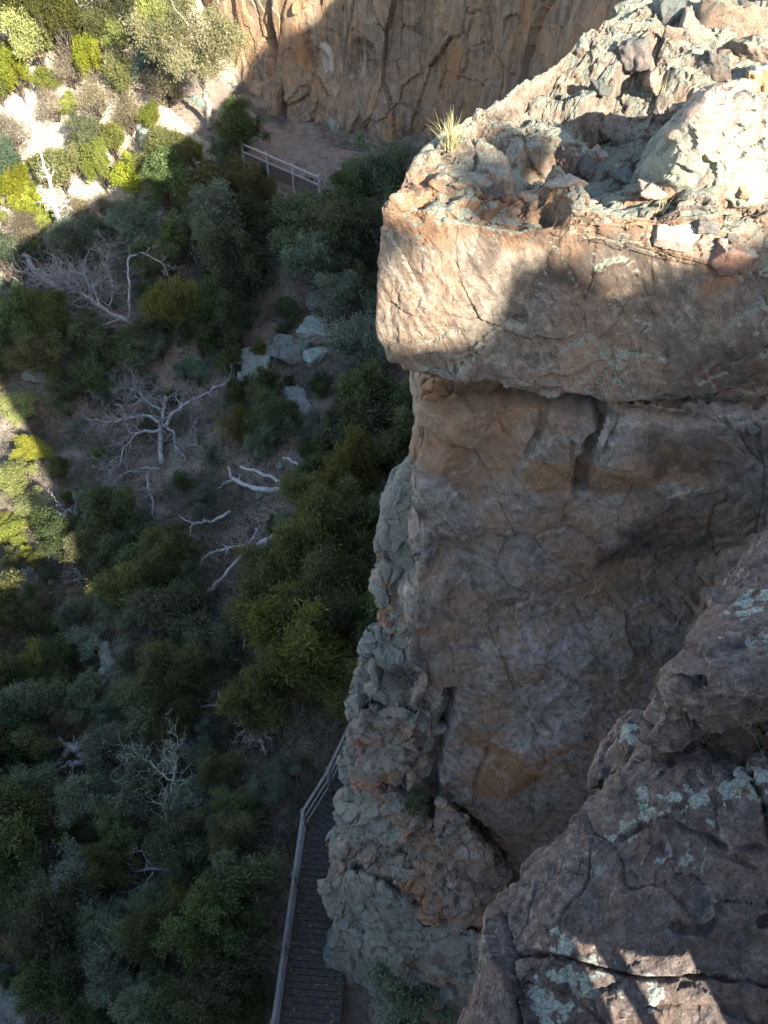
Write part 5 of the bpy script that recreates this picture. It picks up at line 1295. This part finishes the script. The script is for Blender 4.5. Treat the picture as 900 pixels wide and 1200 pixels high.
def loose(px, py, wpx, kind, seed, hpx=None, zk=1.0, marks=None, desc=None, group='loose rocks on the overhanging block', lift=-0.15):
    p = first_hit(px, py)
    if p is None: return
    rng = np.random.RandomState(seed); d = dist_of(p)
    r = 0.5 * wpx * d / FPX
    me = FM[kind][rng.randint(9)]
    o = bpy.data.objects.new('loose_rock', me); COL.objects.link(o)
    ry = r if hpx is None else 0.5 * hpx * d / FPX / 0.75
    o.scale = (r, ry, 0.5 * (r + ry) * zk)
    o.location = (p[0], p[1], p[2] + lift * r * 0.5); o.rotation_euler = (rng.normal() * 0.25, rng.normal() * 0.25, rng.uniform(-0.5, 0.5) + (0 if hpx else rng.uniform(0, 6)))
    reg(o, desc or {'pale': 'pale angular rock', 'red': 'reddish rock', 'orange': 'orange stained rock', 'grey': 'grey stone'}[kind], 'rock', group, p, marks or CAPMARKS)
    return o
CAPR = [(720, 150, 34, 30, 'pale'), (766, 98, 34, 52, 'pale'), (750, 66, 36, 40, 'pale'), (812, 40, 34, 34, 'pale'), (852, 40, 62, 36, 'pale'), (835, 84, 40, 34, 'grey'), (880, 62, 40, 34, 'pale'), (790, 12, 30, 26, 'grey'), (788, 43, 18, 14, 'pale'), (890, 95, 30, 40, 'orange'), (705, 108, 26, 24, 'grey'),
        (662, 182, 26, 30, 'pale'), (660, 212, 50, 34, 'orange'), (690, 190, 22, 36, 'pale'), (708, 182, 28, 26, 'red'), (700, 235, 30, 18, 'red'), (768, 222, 46, 34, 'red'), (800, 270, 54, 30, 'orange'),
        (860, 300, 60, 40, 'red'), (878, 222, 40, 22, 'orange'), (828, 262, 34, 20, 'grey'), (540, 215, 44, 26, 'pale'), (575, 225, 30, 18, 'grey'), (735, 208, 24, 24, 'grey')]
for k, (x, y, w_, h_, kd) in enumerate(CAPR):
    loose(x, y, w_, kd, 700 + k, h_, zk=1.25 if y < 155 and x > 690 else 1.0, lift=0.45 if y < 155 and x > 690 else -0.15)
def cap_inside(x, y):
    e = np.interp(x, [450, 480, 500, 560, 660, 740, 780, 900], [262, 215, 172, 132, 72, 50, 20, 0])
    return e + 8 < y < 240 + (x - 540) * 0.22
n_ = 0; rr_ = np.random.RandomState(31)
while n_ < 10:
    x, y = rr_.uniform(455, 900), rr_.uniform(0, 320)
    if not cap_inside(x, y) or (790 < x and 110 < y < 245): continue
    loose(x, y, rr_.uniform(7, 20), rr_.choice(['pale', 'pale', 'grey', 'orange', 'red']), 800 + n_, zk=0.8, desc=None); n_ += 1
# the big pale boulder
mkb = lambda V, N: masks(V, 0.05, 0.40 + 0.4 * sstep(18.35, 17.9, V[:, 2]), 0.15, 0.0 + 0.3 * perlin(V * 1.6, 3))
bb = pick([(792, 212, 7.05), (788, 190, 7.08), (800, 155, 7.15), (830, 118, 7.25), (852, 106, 7.3), (886, 110, 7.3), (930, 130, 7.25), (930, 235, 6.95), (860, 240, 6.9), (815, 232, 6.95)])
bb = bb + [p + np.array([0.12, 0.9, -0.35]) for p in bb[:6]] + [np.array([3.7, 8.6, 17.8]), np.array([2.3, 7.6, 17.6]), np.array([3.7, 7.2, 17.6])]
o = rock('boulder', bb, M_FRAG, None, 0.08, 2, lambda V, N: 0.05 * facet(V, (1.6, 1.6, 1.6), 401, 0.9)[0], lambda V, N: 0.06 * facet(V, (2.2, 2.2, 2.2), 402, 1.0, 0.2)[0] + 0.03 * facet(V, (6, 6, 6), 404, 1.0)[0] + 0.03 * fbm(V * 4, 5, 403) - 0.05 * sstep(0.03, 0.0, seg_dist(V * 1.0, [P(826, 132, 7.75), P(823, 150, 7.62), P(834, 166, 7.5)])), mkb, px=3.0,
         base=np.array([3.0, 7.6, 17.8]))
tag(o, 'big pale rounded boulder, sunlit, near the right edge on top of the block', 'boulder')
# the ledge behind, top right corner
lb = pick([(700, 45, 10.6), (745, 30, 11.0), (780, 0, 11.6), (830, -40, 12.4), (990, -60, 12.5), (990, 30, 10.2), (880, 52, 10.0), (800, 62, 10.2)])
lb = [p + np.array([0, 0, 0.15]) for p in lb] + [p + np.array([0.1, 0.3, -1.2]) for p in lb]
o = rock('rock_shelf', lb, M_CAP, None, 0.14, 1, lambda V, N: 0.22 * facet(V, (1.1, 1.1, 1.1), 411, 0.9)[0], lambda V, N: 0.10 * facet(V, (3, 3, 2.5), 412, 0.9)[0] + 0.03 * fbm(V * 6, 4, 413),
         lambda V, N: masks(V, 0.1, 0.6 + 0.3 * fbm(V, 2, 414), 0.1, 0.4), px=3.0, base=np.array([5.0, 11.0, 17.5]))
tag(o, 'grey lichened rock shelf in the top right corner behind the loose rocks', 'rock')
# pebbles in the notch right of the brown band
for k, (x, y, w_) in enumerate(((852, 468, 9), (870, 490, 10), (888, 478, 9), (895, 466, 8), (862, 480, 5), (880, 500, 18), (840, 462, 6), (897, 490, 6))):
    loose(x, y, w_, 'grey', 900 + k, marks=[('notch under the overhang', 868, 480)], desc='small grey pebble', group='pebbles in the notch under the overhang')

# stones lying on the open soil
rs_ = np.random.RandomState(77); n_ = 0
while n_ < 130:
    a, b_, c, d_ = OPEN[rs_.randint(len(OPEN))]
    x, y = a + c * rs_.uniform(-0.9, 0.9), b_ + d_ * rs_.uniform(-0.9, 0.9)
    if x < 3 or y < 3 or y > 1195: continue
    p = G(x, y, 0.0); r = rs_.uniform(0.06, 0.20) * (1.5 if rs_.rand() < 0.2 else 1)
    o = bpy.data.objects.new('stone', FM['grey'][rs_.randint(9)]); COL.objects.link(o)
    o.location = (p[0], p[1], p[2] + r * 0.2); o.scale = (r, r, r * 0.8); o.rotation_euler = (rs_.normal() * .3, rs_.normal() * .3, rs_.uniform(0, 6.28))
    reg(o, 'grey stone on soil' if r < 0.14 else 'larger grey stone on soil', 'stone', 'stones on open soil in the gully', p); n_ += 1

# ------------------------------------------------------------------ grass, litter and low growth
def grass_mat(name, c1, c2):
    b = NB(name); a = b.attr('mask'); sep = b.n('SeparateColor'); b.put(sep.inputs[0], a.outputs['Color'])
    return b.done(b.ramp(sep.outputs[0], [(0.0, c1), (1.0, c2)]), 0.8)
M_STRAW = grass_mat('straw_grass', (0.16, 0.14, 0.05), (0.52, 0.46, 0.24))
M_GREENGRASS = grass_mat('green_grass', (0.03, 0.04, 0.018), (0.16, 0.16, 0.08))
M_LITTER = grass_mat('ground_litter', (0.035, 0.045, 0.02), (0.17, 0.14, 0.085))
def blades(base, n, L_, spread, w_, rng, droop=0.6, segs=4):
    V, Q, m = [], [], []
    for k in range(n):
        a = rng.uniform(0, 6.28); t = rng.uniform(0.1, 1) * spread; l = L_ * rng.uniform(0.5, 1.1)
        d = np.array([math.cos(a) * t, math.sin(a) * t, 1.0]); d /= np.linalg.norm(d)
        hz = np.array([math.cos(a), math.sin(a), 0]); sd = np.array([-math.sin(a), math.cos(a), 0])
        b0 = base + np.array([rng.normal() * 0.03 * L_ / 0.3, rng.normal() * 0.03 * L_ / 0.3, 0])
        s = np.linspace(0, 1, segs + 1)
        c = b0 + d * (s * l)[:, None] + (hz * 0.5 - np.array([0, 0, 0.6])) * (droop * l * s ** 2.3 * t)[:, None]
        ww = w_ * (1 - s * 0.92)
        i0 = sum(len(q) for q in V)
        V.append(np.stack([c - sd * ww[:, None], c + sd * ww[:, None]], 1).reshape(-1, 3))
        for j in range(segs): Q.append([i0 + 2 * j, i0 + 2 * j + 1, i0 + 2 * j + 3, i0 + 2 * j + 2])
        m += [[rng.rand(), 0, 0, 0]] * ((segs + 1) * 2)
    return np.concatenate(V), np.array(Q), np.array(m)
def tuft(px, py, n, L_, spread, w_, seed, label, mat, droop=0.6, name='grass_tuft', cat='grass tuft', group=None):
    p = first_hit(px, py)
    if p is None: return
    V, Q, m = blades(np.array(p) - np.array([0, 0, 0.02]), n, L_, spread, w_, np.random.RandomState(seed), droop)
    tag(mesh_np(name, V, Q, mat, None, m, base=np.array(p)), label, cat, group)
tuft(528, 172, 130, 0.36, 0.85, 0.0032, 1, 'golden dry grass tuft on the left brow of the block', M_STRAW)
tuft(775, 108, 10, 0.24, 0.25, 0.003, 2, 'thin pale grass stalks standing in the shaded hollow', M_STRAW, 0.3)
tuft(860, 106, 12, 0.16, 0.4, 0.003, 3, 'sparse dry grass stalks behind the big pale boulder', M_STRAW, 0.3)
tuft(895, 128, 22, 0.18, 0.6, 0.003, 4, 'yellow grass clump at the right edge beside the big boulder', M_STRAW)
tuft(757, 205, 14, 0.25, 0.5, 0.0028, 5, 'thin dry grass growing left of the reddish rock', M_STRAW)
tuft(775, 248, 16, 0.2, 0.6, 0.0028, 6, 'short dry grass in front of the reddish rock', M_STRAW)
tuft(690, 160, 10, 0.22, 0.5, 0.0028, 7, 'wispy grass in the dark middle of the block\'s top', M_GREENGRASS)
tuft(882, 838, 34, 0.30, 1.1, 0.0014, 8, 'fine drooping grass growing in the ledge recess', M_GREENGRASS, 1.0)
tuft(838, 872, 40, 0.14, 1.3, 0.0012, 9, 'dark withered grass lying in the ledge recess', M_GREENGRASS, 1.0)
# small green shrub in the cleft
p = first_hit(487, 948)
V, Q, m = leaves(np.array([[0, 0, 0.25], [0.08, 0.05, 0.42], [-0.06, -0.04, 0.15]]), np.array([[0.16, 0.16, 0.2]] * 3), 1500, 0.07, 0.022, np.random.RandomState(3))
e = empty('cleft_shrub', p, 'small green shrub growing in the cleft at the foot of the wall', 'shrub')
mesh_np('crown', V + p, Q, LEAF['green'], e, m, smooth=False)
g = Geo(); g.tube(wiggle(p - np.array([0, 0, 0.1]), p + np.array([0.05, 0, 0.4]), np.random.RandomState(4), 5), np.linspace(0.015, 0.005, 5), 5); g.build('stem', M_BARK, e)

# ground cover: blades, litter and low leafy growth as one mass
rg = np.random.RandomState(41)
N_ = 22000
bx, by = [], []
while len(bx) < N_:
    px, py = rg.uniform(-20, 480), rg.uniform(-20, 1215)
    d = ray(px, py); z0 = -2.0
    t = (z0 - CAMZ) / d[2]; q = CAM + t * d
    bx.append(q[0] + rg.normal() * 0.3); by.append(q[1] + rg.normal() * 0.3)
bx = np.array(bx); by = np.array(by); bz = tz(bx, by)
fdd = foot_dist(bx, by)
ok = ~((by > 34) & (fdd < 4.4)) & (fdd > 1.9)
patch = fbm(np.stack([bx * 0.5, by * 0.5, 0 * bx], 1), 2, 88)
ok &= patch > -0.45
bx, by, bz = bx[ok], by[ok], bz[ok]
cn = len(bx); per = 16
k = np.repeat(np.arange(cn), per); n = len(k)
cr = rg.uniform(0.1, 0.32, cn)
pos = np.stack([bx[k], by[k], bz[k]], 1) + rg.normal(size=(n, 3)) * cr[k][:, None] * np.array([1, 1, 0.25]); pos[:, 2] = np.maximum(pos[:, 2], bz[k] - 0.02)
ax = rg.normal(size=(n, 3)) * 0.7 + np.array([0, 0, 0.7]); ax /= np.linalg.norm(ax, axis=1)[:, None]
sd = np.cross(ax, rg.normal(size=(n, 3))); sd /= np.linalg.norm(sd, axis=1)[:, None]
ln = rg.uniform(0.06, 0.20, n)[:, None]; wd = rg.uniform(0.008, 0.022, n)[:, None]
V = np.stack([pos - sd * wd * 0.5, pos + ax * ln * 0.5 + sd * wd, pos + ax * ln, pos + ax * ln * 0.5 - sd * wd], 1).reshape(-1, 3)
m = np.zeros((n * 4, 4)); m[:, 0] = np.repeat(np.clip(0.55 * rg.rand(cn)[k] + 0.45 * rg.rand(n), 0, 1), 4)
tag(mesh_np('ground_cover', V, np.arange(n * 4).reshape(n, 4), M_LITTER, None, m, smooth=False), 'low grass and litter covering the gully floor', 'ground cover', kind='stuff')
# fallen twigs
g = Geo(); rt = np.random.RandomState(43)
for _ in range(1800):
    i = rt.randint(len(bx)); a = rt.uniform(0, 6.28); l = rt.uniform(0.15, 0.8)
    p0 = np.array([bx[i], by[i], bz[i] + 0.05]); p1 = p0 + np.array([math.cos(a) * l, math.sin(a) * l, rt.uniform(0, 0.2)])
    p1[2] = max(p1[2], tz1(p1[0], p1[1]) + 0.03)
    r = rt.uniform(0.005, 0.014)
    g.tube(wiggle(p0, p1, rt, 5, 0.15), np.linspace(r, r * 0.4, 5), 4)
tag(g.build('fallen_twigs', M_DEADGREY), 'fallen twigs strewn over the gully floor', 'twigs', kind='stuff')

# ------------------------------------------------------------------ boardwalk
M_DECK = wood_mat('weathered_deck_timber', (0.032, 0.029, 0.027), (0.085, 0.078, 0.072), 1.5)
M_RAIL = wood_mat('weathered_rail_timber', (0.12, 0.11, 0.10), (0.25, 0.235, 0.22), 1.5)
A_ = PZ(320, 1197, 1.0); B_ = PZ(355, 950, 1.0); C_ = PZ(413, 848, 1.38)
A_[2] = B_[2] = C_[2] = 0
dirAB = (B_ - A_) / np.linalg.norm(B_ - A_)
S0 = A_ - dirAB * 7.0
dirBC = (C_ - B_) / np.linalg.norm(C_ - B_)
D_ = C_ + dirBC * 2.2
bw = empty('boardwalk', B_, 'dark timber boardwalk with grey handrail bending round the foot of the cliff', 'boardwalk')
WID = 1.35
def planks(a, b, z0, z1, name, wid=WID, step=0.145, skew=0.0):
    g = Geo(); d = (b - a); Ln = np.linalg.norm(d); d = d / Ln; nrm = np.array([d[1], -d[0], 0])
    rp = np.random.RandomState(int(Ln * 100)); k = int(Ln / step)
    for i in range(k):
        c = a + d * (i + 0.5) * step + nrm * (wid / 2 + rp.normal() * 0.012)
        c = c + np.array([0, 0, z0 + (z1 - z0) * (i + 0.5) / k - 0.02 + rp.normal() * 0.002])
        g.box(c, d * (step / 2 - 0.006), nrm * wid / 2, np.array([0, 0, 0.02]))
    for o_ in (0.12, wid / 2, wid - 0.12):
        p, q = a + nrm * o_, b + nrm * o_
        m_ = (p + q) / 2 + np.array([0, 0, (z0 + z1) / 2 - 0.10])
        up = np.array([0, 0, 0.05]); v = (q - p) / 2 + np.array([0, 0, (z1 - z0) / 2])
        g.box(m_, v * 0.995, nrm * 0.03, up)
    return g.build(name, M_DECK, bw, smooth=False)
planks(S0, A_, 0, 0, 'deck'); planks(A_, B_, 0.0, 0.0, 'deck')
mid = B_ + (C_ - B_) * 0.46
planks(B_ + dirBC * 0.0, mid, 0.004, 0.004, 'deck')
# steps climbing behind the rib
nrm = np.array([dirBC[1], -dirBC[0], 0])
for i in range(4):
    g = Geo(); c = mid + dirBC * (0.15 + 0.30 * i) + nrm * WID / 2 + np.array([0, 0, 0.12 + 0.15 * i])
    g.box(c, dirBC * 0.145, nrm * WID / 2, np.array([0, 0, 0.022])); g.box(c - np.array([0, 0, 0.09]) + dirBC * 0.12, dirBC * 0.012, nrm * WID / 2, np.array([0, 0, 0.064]))
    g.build('step', M_DECK, bw, smooth=False)
top0 = mid + dirBC * 1.30
planks(top0, D_ + dirBC * 1.5, 0.62, 0.62, 'deck')
def zdeck(p):
    t = (p - mid) @ dirBC
    return 0.0 if (p - B_) @ dirBC < 0 else float(np.clip(0.5 * t, 0, 0.62))
def rails(a, b, hs, post_step, nposts=True):
    za, zb = zdeck(a + dirAB * 0), zdeck(b)
    d = (b - a) / np.linalg.norm(b - a); nn = np.array([d[1], -d[0], 0])
    for h, w_, t_ in hs:
        g = Geo(); p = a + np.array([0, 0, za + h]); q = b + np.array([0, 0, zb + h])
        g.box((p + q) / 2, (q - p) / 2, nn * w_, np.array([0, 0, t_])); g.build('rail', M_RAIL, bw, smooth=False)
HS = [(1.0, 0.034, 0.02), (0.55, 0.018, 0.035), (0.14, 0.018, 0.04)]
pts_r = [S0, A_, B_, mid, C_, D_]
for a, b in zip(pts_r[:-1], pts_r[1:]): rails(a, b, HS, 1.5)
for a, b, n_p in ((S0, A_, 4), (A_, B_, 3), (B_, C_, 2), (C_, D_, 2)):
    for i in range(n_p):
        p = a + (b - a) * i / n_p; z = zdeck(p)
        g = Geo(); d = (b - a) / np.linalg.norm(b - a); nn = np.array([d[1], -d[0], 0])
        g.box(p - nn * 0.03 + np.array([0, 0, z + 0.20]), d * 0.042, nn * 0.042, np.array([0, 0, 0.775])); g.build('post', M_RAIL, bw, smooth=False)

# leaves blown onto the deck
rl = np.random.RandomState(91); n = 500
t_ = rl.rand(n); side = rl.rand(n) ** 1.6
nA = np.array([dirAB[1], -dirAB[0], 0])
pos = A_ - dirAB * 0.5 + (B_ - A_ + dirAB * 0.5) * t_[:, None] + nA * (0.06 + 1.25 * np.where(rl.rand(n) < 0.5, side * 0.5, 1 - side * 0.5))[:, None]
pos[:, 2] = 0.006 + 0.008 * rl.rand(n)
a_ = rl.uniform(0, 6.28, n); ax = np.stack([np.cos(a_), np.sin(a_), 0.1 * rl.normal(size=n)], 1); sd = np.stack([-np.sin(a_), np.cos(a_), 0.15 * rl.normal(size=n)], 1)
ln = rl.uniform(0.05, 0.13, n)[:, None]; wd = ln * rl.uniform(0.1, 0.25, n)[:, None]
V = np.stack([pos - ax * ln * 0.5, pos + sd * wd, pos + ax * ln * 0.5, pos - sd * wd], 1).reshape(-1, 3); V[:, 2] = np.maximum(V[:, 2], 0.004)
m = np.zeros((n * 4, 4)); m[:, 0] = np.repeat(rl.rand(n), 4)
tag(mesh_np('fallen_leaves', V, np.arange(n * 4).reshape(n, 4), M_LITTER, None, m, smooth=False), 'dry fallen leaves scattered on the boardwalk deck', 'leaves', kind='stuff')

# ------------------------------------------------------------------ fence on the far path
F0 = PZ(303, 177, 2.45); F1 = PZ(372, 207, 2.45)
fd_ = (F1 - F0); fd_[2] = 0; fd_ /= np.linalg.norm(fd_)
F00 = F0 - fd_ * 1.3
M_PALE = wood_mat('pale_rail_timber', (0.19, 0.18, 0.172), (0.40, 0.385, 0.375), 1.2)
M_FBOARD = wood_mat('brown_fence_boards', (0.07, 0.05, 0.042), (0.19, 0.14, 0.115), 1.2)
fz0 = 1.45
fe = empty('fence', (F0[0], F0[1], fz0), 'pale two rail timber fence along the far dirt path below the cliff', 'fence')
fn = np.array([fd_[1], -fd_[0], 0])
for h, w_, t_ in ((1.0, 0.033, 0.03), (0.62, 0.02, 0.028)):
    g = Geo(); a = F00 * np.array([1, 1, 0]) + np.array([0, 0, fz0 + h]); b = F1 * np.array([1, 1, 0]) + np.array([0, 0, fz0 + h])
    g.box((a + b) / 2, (b - a) / 2, fn * w_, np.array([0, 0, t_])); g.build('rail', M_PALE, fe, smooth=False)
nfp = 4; ln_ = np.linalg.norm((F1 - F00)[:2])
for i in range(nfp):
    p = F00 * np.array([1, 1, 0]) + fd_ * ln_ * i / (nfp - 1)
    g = Geo(); g.box(p + np.array([0, 0, fz0 + 0.3]) - fn * 0.09, fd_ * 0.04, fn * 0.04, np.array([0, 0, 0.78])); g.build('post', M_PALE, fe, smooth=False)
g = Geo()
for h in (0.36, 0.20, 0.04, -0.12):
    a = F00 * np.array([1, 1, 0]) + np.array([0, 0, fz0 + h]); b = F1 * np.array([1, 1, 0]) + np.array([0, 0, fz0 + h])
    g.box((a + b) / 2 - fn * 0.17, (b - a) / 2, fn * 0.02, np.array([0, 0, 0.068]))
g.build('boards', M_FBOARD, fe, smooth=False)

label_all()
